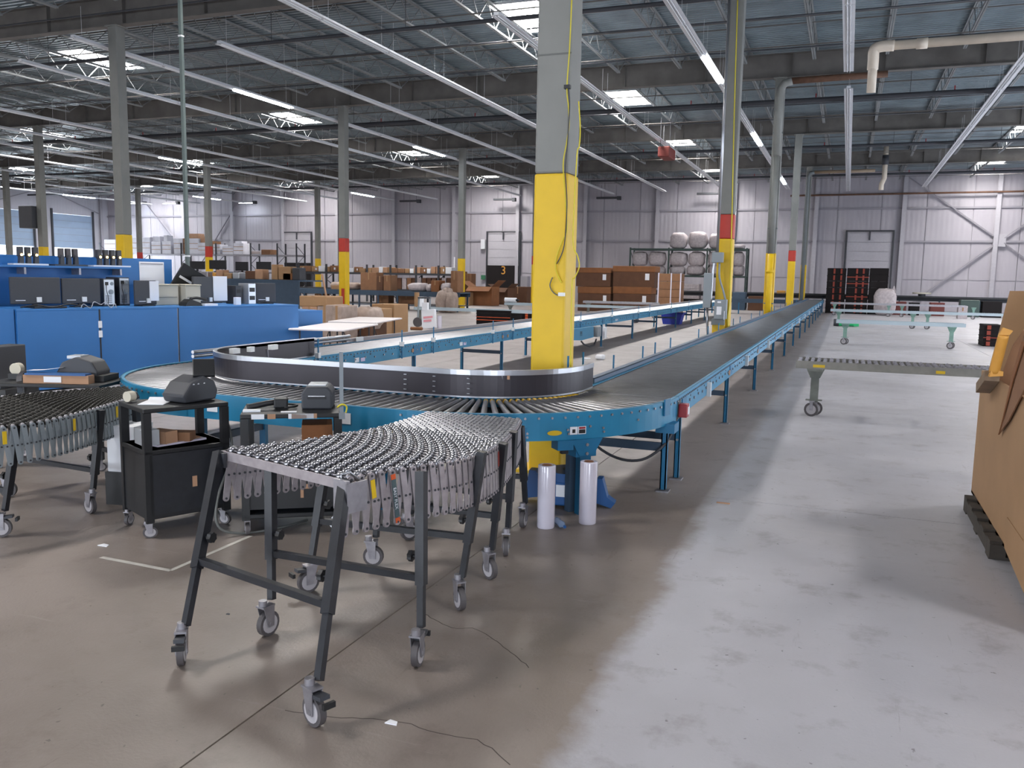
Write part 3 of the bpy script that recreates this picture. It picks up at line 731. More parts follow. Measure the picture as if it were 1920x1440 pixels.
def arc_pt(c, r, a): return (c[0]+r*math.cos(a), c[1]+r*math.sin(a))
def arc_strip(mb, c, r, a0, a1, n, z0, z1, th, mi=0):
    for i in range(n):
        b0 = a0+(a1-a0)*i/n; b1 = a0+(a1-a0)*(i+1)/n
        p0, p1, q0, q1 = arc_pt(c, r, b0), arc_pt(c, r, b1), arc_pt(c, r+th, b0), arc_pt(c, r+th, b1)
        mb.add([p0+(z0,), p1+(z0,), q1+(z0,), q0+(z0,), p0+(z1,), p1+(z1,), q1+(z1,), q0+(z1,)],
               [(0, 3, 2, 1), (4, 5, 6, 7), (0, 1, 5, 4), (3, 7, 6, 2)], mi, False)
        if i in (0, n-1):
            pass
def curve(label, c, a0, a1, yellow):
    ri, ro = .83, 1.69
    t = thing('curved_conveyor', label, 'conveyor', (c[0], c[1], 0)); c0 = (0, 0)
    mb = MB(); arc_strip(mb, c0, ro, a0, a1, 28, .56, ZT+.01, .008); arc_strip(mb, c0, ro-.035, a0, a1, 28, .56, .568, .04); arc_strip(mb, c0, ro-.03, a0, a1, 28, ZT+.0, ZT+.01, .035); mb.build('outer_rail', M_BLUE, t)
    mb = MB(); arc_strip(mb, c0, ri-.008, a0, a1, 20, .56, ZT+.01, .008); arc_strip(mb, c0, ri, a0, a1, 20, ZT, ZT+.01, .03); mb.build('inner_rail', M_BLUE, t)
    mb = MB(); L = ro-ri-.03; mb.cyl((ri+.015, 0, 0), (ri+.015+L, 0, 0), .019, RR+.001, n=14); mb.cyl((ri-.01, 0, 0), (ro+.015, 0, 0), .007, n=6)
    me = mb.mesh('roller', M_ROLL)
    mb = MB(); arc_strip(mb, c0, ri+.01, a0, a1, 20, .66, .672, ro-ri-.03); mb.build('gap_shade_sheet', M_BPL, t)  # black arc added under the curve so roller gaps look shaded
    ym = MB().cyl((ri+.03, 0, 0), (ri+.085, 0, 0), .0205, n=14).mesh('yellow_sleeve', M_RCORE)
    n = 27
    for i in range(n):
        a = a0+(a1-a0)*(i+.5)/n
        o = put(me, 'roller', t, (0, 0, ZC), rz=a)
        if yellow and 5 < i < 24: put(ym, 'yellow_sleeve', o)
    hm_ = MB().cyl((ro+.008, 0, 0), (ro+.018, 0, 0), .009, n=8).mesh('axle_nut', M_GALV)
    for i in range(n): put(hm_, 'axle_nut', t, (0, 0, ZC), rz=a0+(a1-a0)*(i+.5)/n)
    return t
CR, CL = (-2.935, 6.95), (-4.80, 6.95)
cr = curve('blue curved roller section on the right wrapping the nearest yellow column', CR, -PI/2, 0, True)
cl = curve('blue curved roller section on the left beside the blue bench', CL, PI, 1.5*PI, False)
# short straight link between the curves
t = thing('roller_conveyor', 'short roller section joining the two curved sections at the front', 'conveyor', (0, 0, 0))
ya_, yb2 = CR[1]-1.69, CR[1]-.83
for y, s_ in ((ya_, 1), (yb2, -1)):
    mb = MB(); mb.box((CL[0], y-.004, .56), (CR[0], y+.004, ZT+.01)); mb.box((CL[0], min(y, y+.03*s_), ZT), (CR[0], max(y, y+.03*s_), ZT+.01)); mb.build('side_rail', M_BLUE, t)
me = roller_mesh(.83, RR, .015)
n = 22
for i in range(n):
    o = put(me, 'roller', t, (CL[0]+(i+.5)*(CR[0]-CL[0])/n, ya_+.015, ZC), rz=PI/2)
for x in (-4.7, -3.05):
    for y in (ya_+.05, yb2-.05):
        MB().box((x-.03, y-.02, 0), (x+.03, y+.02, .58)).build('leg', M_BLUED, t)
    MB().box((x-.015, ya_+.05, .34), (x+.015, yb2-.05, .4)).build('cross_bar', M_DKB, t)
MB().box((-4.6, ya_-.01, .62), (-4.5, ya_-.005, .68)).build('warning_sticker', M_PAPER, t)
MB().box((-3.42, ya_-.01, .62), (-3.30, ya_-.005, .70)).build('paper_tag', M_PAPER, t)
# supports, stickers and brackets of right curve  (local frame of cr)
def lc_(x, y, z): return (x-CR[0], y-CR[1], z)
def on_outer(par, name, px, py, wd, hg, m_, off=.012):
    # lies on the outer rail face at the sighted spot
    best = None
    for i in range(400):
        a = -PI/2+PI/2*i/399; 
        p = Vector((CR[0]+1.70*math.cos(a), CR[1]+1.70*math.sin(a), 0)); r = ray(px, py); q = EYE+r*(p.y/r.y)
        d = abs(q.x-p.x)
        if best is None or d < best[0]: best = (d, a, q.z)
    _, a, z = best
    T = Matrix.Rotation(a, 4, 'Z') @ Matrix.Translation((1.70+off-.012, 0, z))
    return T
T = on_outer(cr, '', 1040, 812, 0, 0, None); mb = MB(); vs = [(.006, .055*math.cos(2*PI*i/24), .018*math.sin(2*PI*i/24)) for i in range(24)]
mb.add([(0, v[1], v[2]) for v in vs]+vs, [tuple(range(24, 48))]+[(i, (i+1)%24, (i+1)%24+24, i+24) for i in range(24)], 0, False, T); mb.build('oval_badge', M_YTAG, cr)
T = on_outer(cr, '', 1075, 808, 0, 0, None); MB().box((0, -.03, -.026), (.004, .03, .03), 0, T).box((.004, -.012, -.014), (.005, .012, .012), 1, T).build('pictogram_label', [M_PAPER, M_BPL], cr)
T = on_outer(cr, '', 1091, 807, 0, 0, None); MB().box((0, -.032, -.026), (.004, .032, .03), 0, T).box((.004, -.026, -.02), (.005, .026, .008), 1, T).box((.004, -.026, .012), (.005, .026, .026), 2, T).build('warning_label', [M_PAPER, M_BPL, M_REDP], cr)
for px, py in ((1065, 806), (1065, 813), (1130, 802), (1131, 809), (1196, 787), (988, 813), (988, 820), (1107, 799)):
    T = on_outer(cr, '', px, py, 0, 0, None); MB().cyl((0, 0, 0), (.01, 0, 0), .009, n=8, M=T).build('bolt', M_GALV, cr)
T = on_outer(cr, '', 970, 815, 0, 0, None); MB().box((0, -.10, -.085), (.008, .06, .05), 0, T).build('splice_plate', M_BLUED, cr)
T = on_outer(cr, '', 1250, 762, 0, 0, None); MB().box((0, -.06, -.07), (.012, .05, .06), 0, T).build('splice_plate', M_BLUED, cr)
T = on_outer(cr, '', 1099, 838, 0, 0, None); a = math.atan2(T[1][0], T[0][0]); mb = MB(); T = Matrix.Rotation(a, 4, 'Z')
mb.box((1.58, -.085, .43), (1.70, .085, .56), 0, T); mb.box((1.635, -.045, .0), (1.695, .045, .45), 0, T)
mb.build('support_post', M_BLUED, cr)
MB().prism([(-.13, .56), (.13, .56), (.06, .44), (-.06, .44)], 1.70, 1.71, 'x', 0, T).cyl((1.71, 0, .52), (1.72, 0, .52), .012, n=8, mi=1, M=T).cyl((1.71, 0, .455), (1.72, 0, .455), .012, n=8, mi=1, M=T).build('gusset', [M_BLUED, M_GALV], cr)
MB().box((1.54, -.075, 0), (1.60, .075, .56), 0, T).build('rear_post', M_DKB, cr)
T = on_outer(cr, '', 1058, 838, 0, 0, None); T = Matrix.Rotation(math.atan2(T[1][0], T[0][0]), 4, 'Z'); MB().box((1.6, -.06, .49), (1.72, .06, .56), 0, T).box((1.66, -.02, .46), (1.7, .03, .49), 1, T).build('drive_bracket', [M_BLUED, M_BPL], cr)
for y in (6.76,):
    x0, x1 = XRI+.03, XRO-.05
    q = Vector(CR+(0,))
    for x in (x0, x1):
        MB().box((x-.024-q.x, y-.045-q.y, .02), (x+.024-q.x, y-.03-q.y, .6)).box((x-.024-q.x, y-.045-q.y, .02), (x-.014-q.x, y+.01-q.y, .6)).box((x+.014-q.x, y-.045-q.y, .02), (x+.024-q.x, y+.01-q.y, .6)).box((x-.05-q.x, y-.07-q.y, 0), (x+.05-q.x, y+.04-q.y, .012), 1).build('leg', [M_BLUED, M_GALV], cr)
    MB().box((x0-q.x, y-.03-q.y, .33), (x1-q.x, y-.01-q.y, .40)).build('cross_bar', M_DKB, cr)
MB().box((-1.35-CR[0], 6.62-CR[1], .50), (-1.20-CR[0], 6.80-CR[1], .575)).build('gear_bracket', M_BLUED, cr)
MB().tube([lc_(*p) for p in smooth([(-1.95, 6.7, .56), (-1.85, 6.6, .38), (-1.65, 6.6, .27), (-1.45, 6.62, .27), (-1.3, 6.7, .38), (-1.25, 6.85, .5), (-1.24, 6.92, .6)], 5)], .011, 8).build('power_cable', M_PIPE, cr)
MB().tube([lc_(*p) for p in [(-1.8, 7.0, .55), (-1.5, 6.95, .56), (-1.3, 6.9, .55)]], .035, 8).build('drive_tube', M_PIPE, cr)
# emergency stop on the right conveyor
t = thing('stop_switch', 'small red stop switch box on the side of the right conveyor', 'switch', (XRO+.05, 6.98, .64))
bevel(MB().box((-.035, -.05, -.055), (.035, .05, .055)).build('switch_box', M_REDP, t), .006)
MB().box((-.03, .05, -.05), (.036, .056, .05)).box((.036, -.02, -.03), (.04, .04, .03)).build('pale_label', M_PAPER, t)
MB().box((-.06, -.06, -.07), (-.035, .06, .08)).build('mounting_plate', M_PIPE, t)
# drive unit on left conveyor
p = onx(1078, 620, XLI+.10)
t = thing('drive_unit', 'blue drive housing with motor under the left conveyor rail', 'motor', (p.x, p.y, 0))
def px_(x, y): q = onx(x, y, p.x); return (q.y-p.y, q.z)
poly = [px_(1062, 632), px_(1074, 617), px_(1110, 612), px_(1110, 632), px_(1088, 638), px_(1068, 638)]
MB().prism([(a, b) for a, b in poly], -.12, .04, 'x').build('housing', M_BLUE, t)
mq = px_(1118, 622)
MB().box((-.1, mq[0]-.1, mq[1]-.12), (.06, mq[0]+.25, mq[1]+.12)).build('motor', M_GBOX, t)
mq = px_(1127, 622); MB().box((.06, mq[0]-.1, mq[1]-.16), (.12, mq[0]+.1, mq[1]+.12)).build('white_label', M_PAPER, t)
MB().tube([(0, px_(*q)[0], px_(*q)[1]) for q in ((1090, 640), (1095, 646), (1105, 650), (1114, 647), (1118, 636))], .02, 6).build('cable', M_PIPE, t)
text('P1', 'lettering', .16, M_PIPE, t, (.05, px_(1086, 630)[0], px_(1086, 630)[1]), (PI/2, 0, PI/2))

# ---- curved guard fence inside the loop
GR = .90; zg0, zg1 = .765, .965
t = thing('guard_fence', 'dark curved guard fence with bright top edge inside the loop', 'guard rail', (0, 0, 0))
path = [(CR[0]+GR, 7.18), (CR[0]+GR, 7.05)]
path += [arc_pt(CR, GR, -.02-(PI/2-.02)*i/26) for i in range(1, 27)]
nR = len(path)
path += [(-3.3, CR[1]-GR), (-3.65, CR[1]-GR), (-4.0, CR[1]-GR), (-4.4, CR[1]-GR)]
nS = len(path)
path += [arc_pt(CL, GR, 1.5*PI-(PI/2)*i/26) for i in range(0, 27)]
path += [(CL[0]-GR, 7.4), (CL[0]-GR, 8.3)]
def ribbon(pts, z0, z1, th, lip=None):
    mb = MB(); P = [Vector((a, b, 0)) for a, b in pts]; N = []
    for i in range(len(P)):
        d = (P[min(i+1, len(P)-1)]-P[max(i-1, 0)]).normalized(); N.append(Vector((d.y, -d.x, 0)))
    def strip(o0, o1, a, b, mi):
        vs = []
        for p, n_ in zip(P, N): vs += [p+n_*o0+Vector((0, 0, a)), p+n_*o1+Vector((0, 0, a)), p+n_*o1+Vector((0, 0, b)), p+n_*o0+Vector((0, 0, b))]
        fs = []
        for i in range(len(P)-1):
            for k in range(4): k2 = (k+1) % 4; fs.append((i*4+k, i*4+k2, (i+1)*4+k2, (i+1)*4+k))
        fs += [(3, 2, 1, 0), tuple((len(P)-1)*4+k for k in range(4))]
        mb.add(vs, fs, mi, False)
    strip(0, th, z0, z1, 0); strip(-.03, th+.012, z1, z1+.008, 1); strip(th, th+.012, z1-.032, z1, 1)
    strip(th, th+.008, z0-.012, z0, 1)
    return mb
segs = [path[:nR], path[nR-1:nS+1], path[nS:]]
for sg in segs: ribbon([(a, b) for a, b in reversed(sg)], zg0, zg1, -.006).build('guard_panel', [M_STEELP, M_LTALU], t)
sc_ = MB().box((-.012, -.004, -.003), (.012, .004, .003)).mesh('slot_bolt', M_LTALU)
for x in (-3.28, -3.02, -2.72):
    for z in (.79, .83, .87, .91): put(sc_, 'slot_bolt', t, (x, CR[1]-GR-.012, z))
for px, py, wd in ((440, 655, .1), (470, 652, .06), (512, 648, .1)):
    p = onz(px, py, .96); MB().cb((p.x, p.y, .945), (.05, wd, .05)).build('bracket', M_CLAMP, t)
p = onz(1033, 714, .88); MB().cb((CR[0]+.5, CR[1]-.78, .92), (.02, .012, .03)).build('tape_scrap', M_CARDT, t)
for q in ((-2.5, 6.2), (-3.5, 6.15), (-4.3, 6.15), (-5.3, 6.4), (-5.5, 7.2)):
    MB().bar((q[0], q[1], .70), (q[0], q[1]-.03, .93), .03, .006).build('stay', M_GALV, t)

# ================================================================== metal skate wheel flexible conveyor
def flex(name, label, right, left, nax, nw, wr, mats, link_h, links_in_two=True, end_bar=True, wheel_w=.016, cap=300):
    mw, ml, mbk = mats
    t = thing(name, label, 'conveyor', (right[0][0], right[0][1], 0)); O = Vector((right[0][0], right[0][1], 0))
    Rr = resample(smooth(right, 8), nax); Ll = resample(smooth(left, 8), nax)
    def warp(P):
        n_ = len(P)-1; out = []
        for i in range(n_+1):
            u = i/n_; s_ = u*(1.28-.28*u)*n_; j = min(int(s_), n_-1); out.append(P[j].lerp(P[j+1], s_-j))
        return out
    Rr, Ll = warp(Rr), warp(Ll)
    Rr = [p-O for p in Rr]; Ll = [p-O for p in Ll]
    mb = MB(); mb.lathe([(wr*.5, -wheel_w/2-.003), (wr*.9, -wheel_w/2), (wr, -wheel_w/4), (wr, wheel_w/4), (wr*.9, wheel_w/2), (wr*.5, wheel_w/2+.003)], 14, 0, Matrix.Rotation(PI/2, 4, 'Y')); mb.cyl((-wheel_w/2-.008, 0, 0), (wheel_w/2+.008, 0, 0), wr*.4, n=8)
    wm = mb.mesh('skate_wheel', mw); far = MB(); cnt = 0
    am = {}
    for i in range(nax):
        a, b = Ll[i], Rr[i]; d = (b-a); L = d.length; d.normalize(); rot = Matrix((( d.x, -d.y, 0), (d.y, d.x, 0), (0, 0, 1))).to_euler()
        zc = -wr
        MB().cyl((0, 0, 0), (L, 0, d.z*L), .005, n=6).build('axle', M_GALV, t, (a.x, a.y, a.z+zc)).rotation_euler = rot
        for j in range(nw+1):
            u = (j+(.5 if i % 2 else 0)+.15)/(nw+.8)
            if u > .99: continue
            p = a.lerp(b, u)+Vector((0, 0, zc))
            if cnt < cap: put(wm, 'skate_wheel', t, p, rot=rot)
            else:
                T = Matrix.Translation(p) @ rot.to_matrix().to_4x4(); far.cyl((-wheel_w/2, 0, 0), (wheel_w/2, 0, 0), wr, n=10, M=T)
            cnt += 1
    if far.v: tag(far.build('far_skate_wheels', mw, t), kind='stuff')
    # accordion links on both flanks
    def link_mesh(tilt):
        mb = MB(); h = link_h; n = 8
        prof = [(.016*math.cos(PI*k/n), .016*math.sin(PI*k/n)) for k in range(n+1)]+[(.016*math.cos(PI+PI*k/n), -h+.016*math.sin(PI+PI*k/n)) for k in range(n+1)]
        T = Matrix.Rotation(tilt, 4, 'X') @ Matrix.Translation((0, 0, 0))
        mb.prism(prof, -.002, .002, 'x', 0, T)
        for z in (0, -h*.5, -h): mb.cyl((-.005, 0, z), (.006, 0, z), .006, n=6, mi=1, M=T)
        return mb.mesh('side_link', [ml, M_PIPE])
    lm1, lm2 = link_mesh(.13), link_mesh(-.13)
    for side, P, s_ in (('r', Rr, 1), ('l', Ll, -1)):
        for i in range(nax):
            d = (P[min(i+1, nax-1)]-P[max(i-1, 0)]); a = math.atan2(d.y, d.x)-PI/2
            p = P[i]+Vector((0, 0, -wr-.004))
            nrm = Vector((math.cos(a), math.sin(a), 0))*s_
            put(lm1, 'side_link', t, p+nrm*.016, rz=a)
            if links_in_two and i < nax-1: put(lm2, 'side_link', t, p+nrm*.008, rz=a)
        # rounded axle heads
        hm_ = MB().lathe([(.0, .016), (.008, .014), (.013, .007), (.014, -.006), (0, -.006)], 10).mesh('axle_cap', M_GALV)
        for i in range(nax):
            put(hm_, 'axle_cap', t, P[i]+Vector((0, 0, -wr+.004)))
    return t, Rr, Ll, O
def caster_mesh(r=.06, w_=.028, brake=True, hub=M_HUB):
    mb = MB(); mb.cyl((-w_/2, 0, r), (w_/2, 0, r), r, n=20, mi=0); mb.cyl((-w_/2-.003, 0, r), (w_/2+.003, 0, r), r*.74, n=16, mi=1); mb.cyl((-w_/2-.012, 0, r), (w_/2+.012, 0, r), .012, n=8, mi=2)
    for s_ in (-1, 1): mb.prism([(-.018, r-.012), (.018, r-.012), (.045, r*2+.03), (-.02, r*2+.03)], s_*(w_/2+.008)-.002, s_*(w_/2+.008)+.002, 'x', 2)
    mb.box((-w_/2-.012, -.022, r*2+.026), (w_/2+.012, .05, r*2+.034), 2); mb.cyl((0, .03, r*2+.03), (0, .03, r*2+.06), .02, n=10, mi=2)
    if brake: mb.box((-.022, -.085, r*2-.004), (.022, -.005, r*2+.012), 3, Matrix.Rotation(-.12, 4, 'X')); mb.box((-.026, -.10, r*2-.018), (.026, -.085, r*2+.004), 4)
    return mb.mesh('caster', [M_TIRE, hub, M_GALV, M_DKGR, M_BPL])
CAST = caster_mesh(); CASTN = caster_mesh(brake=False)
knob_mesh = MB().cyl((0, 0, 0), (.02, 0, 0), .008, n=8).prism([(.026*math.cos(2*PI*k/14)*(1 if k % 2 else .84), .026*math.sin(2*PI*k/14)*(1 if k % 2 else .84)) for k in range(14)], .02, .04, 'x').mesh('knob', M_BPL)
def leg_pair(t, O, L, R_, bar_z=.40, yaws=(0, 0), brakes=(True, True)):
    """L,R: (foot x,y, top x,y,z) world"""
    ends = []
    for (fx, fy, tx, ty, tz), yaw, br, sg in ((L, yaws[0], brakes[0], 1), (R_, yaws[1], brakes[1], -1)):
        f = Vector((fx, fy, .165))-O; tp_ = Vector((tx, ty, tz))-O; d = tp_-f; mid = f+d*((bar_z-.03-.165)/(tz-.165)); z3 = Vector((0, 0, 0))
        lg = MB().bar(mid-f, tp_-f, .042, .042, up=(0, 1, 0)).bar(z3, mid-f, .030, .030, up=(0, 1, 0)).build('leg', M_BLK, t, f)
        o = put(CAST if br else CASTN, 'caster', lg, (0, -.03, -.165)); o.rotation_euler = (0, 0, yaw)
        kz = bar_z+.09; kp = f+d*((kz-.165)/(tz-.165)); put(knob_mesh, 'knob', lg, (kp-f)+Vector((.02*sg, 0, 0)), rz=0 if sg > 0 else PI)
        ends.append(f+d*((bar_z-.165)/(tz-.165)))
    MB().bar(ends[0], ends[1], .03, .03).build('cross_bar', M_BLK, t)
right = [(-1.935, 3.06, .86), (-1.89, 3.24, .852), (-1.80, 3.46, .845), (-1.72, 3.72, .83), (-1.715, 4.05, .81), (-1.78, 4.45, .795), (-1.88, 4.88, .785), (-1.98, 5.22, .775)]
left = [(-2.755, 3.31, .86), (-2.67, 3.47, .857), (-2.59, 3.65, .853), (-2.52, 3.9, .848), (-2.48, 4.2, .835), (-2.51, 4.5, .82), (-2.56, 4.85, .80), (-2.62, 5.16, .785)]
ft, fR, fL, fO = flex('flexible_conveyor', 'expandable silver skate wheel conveyor on black wheeled legs in the foreground', right, left, 46, 11, .0245, (M_WHEEL, M_LINK, M_BLK), .235, wheel_w=.022)
leg_pair(ft, fO, (-2.60, 2.80, -2.80, 3.27, .83), (-1.78, 2.60, -1.94, 3.04, .83), .40, (.6, 1.2))
leg_pair(ft, fO, (-2.45, 3.20, -2.52, 3.30, .80), (-1.655, 3.20, -1.70, 3.28, .845), .38, (3.0, 3.3), (False, True))
leg_pair(ft, fO, (-2.60, 3.74, -2.56, 3.86, .80), (-1.755, 3.85, -1.66, 3.86, .83), .38, (-.5, .8), (True, False))
leg_pair(ft, fO, (-2.50, 4.25, -2.49, 4.30, .79), (-1.79, 4.33, -1.70, 4.25, .80), .37, (1.8, 1.0), (False, False))
leg_pair(ft, fO, (-2.55, 4.78, -2.55, 4.75, .77), (-1.86, 4.75, -1.80, 4.66, .79), .37, (2.6, 3.5), (False, False))
leg_pair(ft, fO, (-2.65, 5.16, -2.64, 5.14, .72), (-1.97, 5.35, -1.96, 5.2, .72), .36, (2.9, 3.2), (True, False))
a, b = fL[0], fR[0]
d = (b-a).normalized(); nn = Vector((d.y, -d.x, 0))
MB().bar(a+nn*.035+Vector((0, 0, -.045))-d*.03, b+nn*.035+Vector((0, 0, -.045))+d*.01, .004, .045).build('end_bar', M_LINK, ft)
ra = math.atan2(d.y, d.x)
mb = MB(); mb.box((-.03, -.012, -.15), (.055, .006, -.02)); mb.box((.05, -.012, -.16), (.058, .10, -.03)); mb.build('end_bracket', M_GALV, ft, b+nn*.045, ra)
MB().box((-.055, -.012, -.10), (.02, .004, -.03)).box((-.06, -.01, -.10), (-.052, .09, -.03)).build('end_bracket', M_DKGR, ft, a+nn*.045, ra)
MB().tube([b+nn*.03+Vector((0, 0, -.04)), b+nn*.05+Vector((0, .01, .0)), b+nn*.03+d*.02+Vector((0, .03, .005)), b+d*.04+Vector((0, .05, -.04))], .006, 6).build('end_hook', M_LTALU, ft)
# stickers on two flank links
def link_sticker(i, z0, z1, m_, txt=None):
    P = fR; dd = (P[i+1]-P[i]); a_ = math.atan2(dd.y, dd.x)-PI/2; nr = Vector((math.cos(a_), math.sin(a_), 0)); p = P[i]+Vector((0, 0, -.031))+nr*.020
    T = Matrix.Translation(p) @ Matrix.Rotation(a_, 4, 'Z') @ Matrix.Rotation(.13, 4, 'X')
    o = MB().box((0, -.0125, z0), (.0012, .0125, z1), 0, T).build('link_sticker', m_, ft)
    if txt:
        tx = text(txt, 'sticker_lettering', .022, M_PAPER, ft, (0, 0, 0), (0, 0, 0), .0004)
        tx.matrix_local = T @ Matrix.Translation((.0016, -.007, (z0+z1)/2)) @ Matrix.Rotation(PI/2, 4, 'Z') @ Matrix.Rotation(PI/2, 4, 'X') @ Matrix.Rotation(-PI/2, 4, 'Z')
link_sticker(2, -.10, -.015, M_YTAG); link_sticker(4, -.21, -.03, mat('teal_sticker', (70, 88, 92), .5), 'EASY FLEX'); link_sticker(4, -.03, -.006, M_ORNG); link_sticker(4, -.236, -.212, M_ORNG)
link_sticker(21, -.10, -.015, mat('red_sticker', (150, 60, 50), .6))
# ================================================================== middle and far ground
def sight_box(px0, py0, px1, py1, Y):
    a, b = ony(px0, py1, Y), ony(px1, py0, Y); return a.x, b.x, max(0, a.z), b.z
def carton(name, label, cat, px0, py0, px1, py1, Y=None, dep=.5, m_=None, group=None, zbase=None, flaps=False, tape=True, rz=0, sheet=False):
    if Y is None: Y = onz((px0+px1)/2, py1, zbase or 0).y
    x0, x1, z0, z1 = sight_box(px0, py0, px1, py1, Y)
    if zbase is not None: z0 = zbase
    t = thing(name, label, cat, ((x0+x1)/2, Y+dep/2, z0), rz, group)
    w_, h = (x1-x0)/2, z1-z0; d_ = dep/2; m_ = m_ or M_CARD
    if flaps:
        mb = MB(); k = .012
        mb.box((-w_, -d_, 0), (w_, -d_+k, h)); mb.box((-w_, d_-k, 0), (w_, d_, h)); mb.box((-w_, -d_+k, 0), (-w_+k, d_-k, h)); mb.box((w_-k, -d_+k, 0), (w_, d_-k, h)); mb.box((-w_, -d_, 0), (w_, d_, k))
        mb.build('box_body', m_, t)
        for s_ in (-1, 1):
            MB().box((0, -d_, 0), (w_*.75, d_, k)).build('flap', m_, t, (s_*w_, 0, h)).rotation_euler = (0, (-.75 if s_ > 0 else PI+.6), 0)
        MB().box((-w_, 0, 0), (w_, dep*.45, k)).build('flap', m_, t, (0, -d_, h)).rotation_euler = (PI+.5, 0, 0)
    else:
        bevel(MB().box((-w_, -d_, 0), (w_, d_, h)).build('box_body', m_, t), min(.02, h*.1))
        if tape: MB().box((-.03, -d_-.002, h*.6), (.03, d_+.002, h+.003)).build('tape', M_CARDL, t)
    if sheet: MB().box((w_*.2, -d_-.006, h*.35), (w_*.65, -d_, h*.7)).build('paper_label', M_PAPER, t)
    return t
# --- sack: lumpy pillow
def sack_mesh(seed, sx, sy, sz, m_):
    r = random.Random(seed); vs = []; n, k = 18, 10; ph = [r.uniform(0, 6) for _ in range(8)]
    for i in range(k+1):
        th = PI*i/k; c, s_ = math.cos(th), math.sin(th)
        for j in range(n):
            a = 2*PI*j/n; ca, sa = math.cos(a), math.sin(a)
            sg = lambda v, e: math.copysign(abs(v)**e, v)
            bump = 1+.05*math.sin(5*a+ph[0]+3*th)+.04*math.sin(9*a+ph[1])*s_+.04*math.sin(7*th+ph[2]+2*a)
            vs.append((sx*.5*sg(ca, .55)*sg(s_, .5)*bump, sy*.5*sg(sa, .55)*sg(s_, .5)*bump, sz*.5+sz*.5*sg(c, .7)*(1 if c < 0 else bump)))
    mb = MB(); mb.add(vs, [(i*n+j, (i+1)*n+j, (i+1)*n+(j+1) % n, i*n+(j+1) % n) for i in range(k) for j in range(n)], 0, True)
    return mb.mesh('sack', m_)
def sack(label, px0, py0, px1, py1, Y=None, dep=.7, m_=None, group=None, cat='sack', zb=None):
    if Y is None: Y = onz((px0+px1)/2, py1).y
    x0, x1, z0, z1 = sight_box(px0, py0, px1, py1, Y)
    if zb is not None: z0 = zb
    return tag(put(sack_mesh(int(px0*7+py0), x1-x0, dep, z1-z0, m_ or M_SACK), 'sack', None, ((x0+x1)/2, Y+dep/2, z0)), label, cat, group)

# ---- pallet rack with sacks, back wall right of centre
YR = 57.0
xs_ = [ony(p, 500, YR).x for p in (1181, 1253, 1325, 1399)]
z1_ = ony(1290, 516, YR).z; z2_ = ony(1290, 466, YR).z
def rack(label, xs_, Y, dep, levels, h, m_=M_RACKG, loc=None, beam_m=None):
    t = thing('pallet_rack', label, 'rack', (xs_[0], Y, 0))
    for x in xs_:
        for y in (0, dep):
            MB().box((x-xs_[0]-.05, y-.04, 0), (x-xs_[0]+.05, y+.04, h)).build('upright', m_, t)
        mb = MB(); n = 5
        for i in range(n): mb.bar((x-xs_[0], 0 if i % 2 else dep, .2+i*(h-.4)/n), (x-xs_[0], dep if i % 2 else 0, .2+(i+1)*(h-.4)/n), .03)
        mb.build('frame_lacing', m_, t)
    for z in levels:
        for y in (0, dep): MB().box((0, y-.03, z-.12), (xs_[-1]-xs_[0], y+.03, z)).build('shelf_beam', beam_m or m_, t)
        MB().box((0, 0, z-.03), (xs_[-1]-xs_[0], dep, z)).build('shelf_deck', beam_m or m_, t)
    return t
rack('dark green pallet rack holding piled white sacks on the back wall', xs_, YR, 1.1, [z1_, z2_], z2_+.05)
srow = [(1254, 436, 1287, 466), (1289, 434, 1325, 466), (1328, 438, 1352, 466), (1371, 458, 1396, 466)]
for i, r in enumerate(srow): sack('white sack on top of the dark green rack, %s from the left' % rod(i), *r, Y=YR+.1, dep=.9, group='sacks on the top of the rack', zb=z2_)
srow = [(1184, 499, 1212, 516), (1215, 499, 1246, 516), (1254, 499, 1283, 516), (1285, 498, 1320, 516), (1327, 498, 1350, 516), (1373, 498, 1395, 516)]
zb_ = ony(1290, 499, YR).z
for i, r in enumerate(srow): sack('white sack in the lower layer of the rack shelf, %s from the left' % rod(i), *r, Y=YR+.1, dep=.9, group='sacks on the rack shelf', zb=z1_)
srow = [(1184, 472, 1212, 499), (1214, 472, 1247, 499), (1253, 473, 1287, 499), (1289, 472, 1321, 499), (1326, 472, 1350, 499), (1373, 472, 1395, 499)]
for i, r in enumerate(srow): sack('white sack in the upper layer of the rack shelf, %s from the left' % rod(i), *r, Y=YR+.1, dep=.9, group='sacks on the rack shelf', zb=zb_)
for i, (a, b) in enumerate(((533, 541), (542, 550), (551, 560))):
    carton('slab_pack', 'pale flat pack under the sack rack, %s from the top of its pile' % rod(i), 'pack', 1281, a, 1311, b, YR-.3, .9, M_SACK, 'pale packs below the sack rack', tape=False)
p = onz(1296, 571); tag(MB().box((-1.0, 0, 0), (1.0, .9, ony(1296, 560, YR-.3).z-.02)).build('crate_base', M_BULK, None, (ony(1296, 560, YR-.3).x, YR-.3, 0)), 'black crate carrying the pale flat packs under the rack', 'crate')
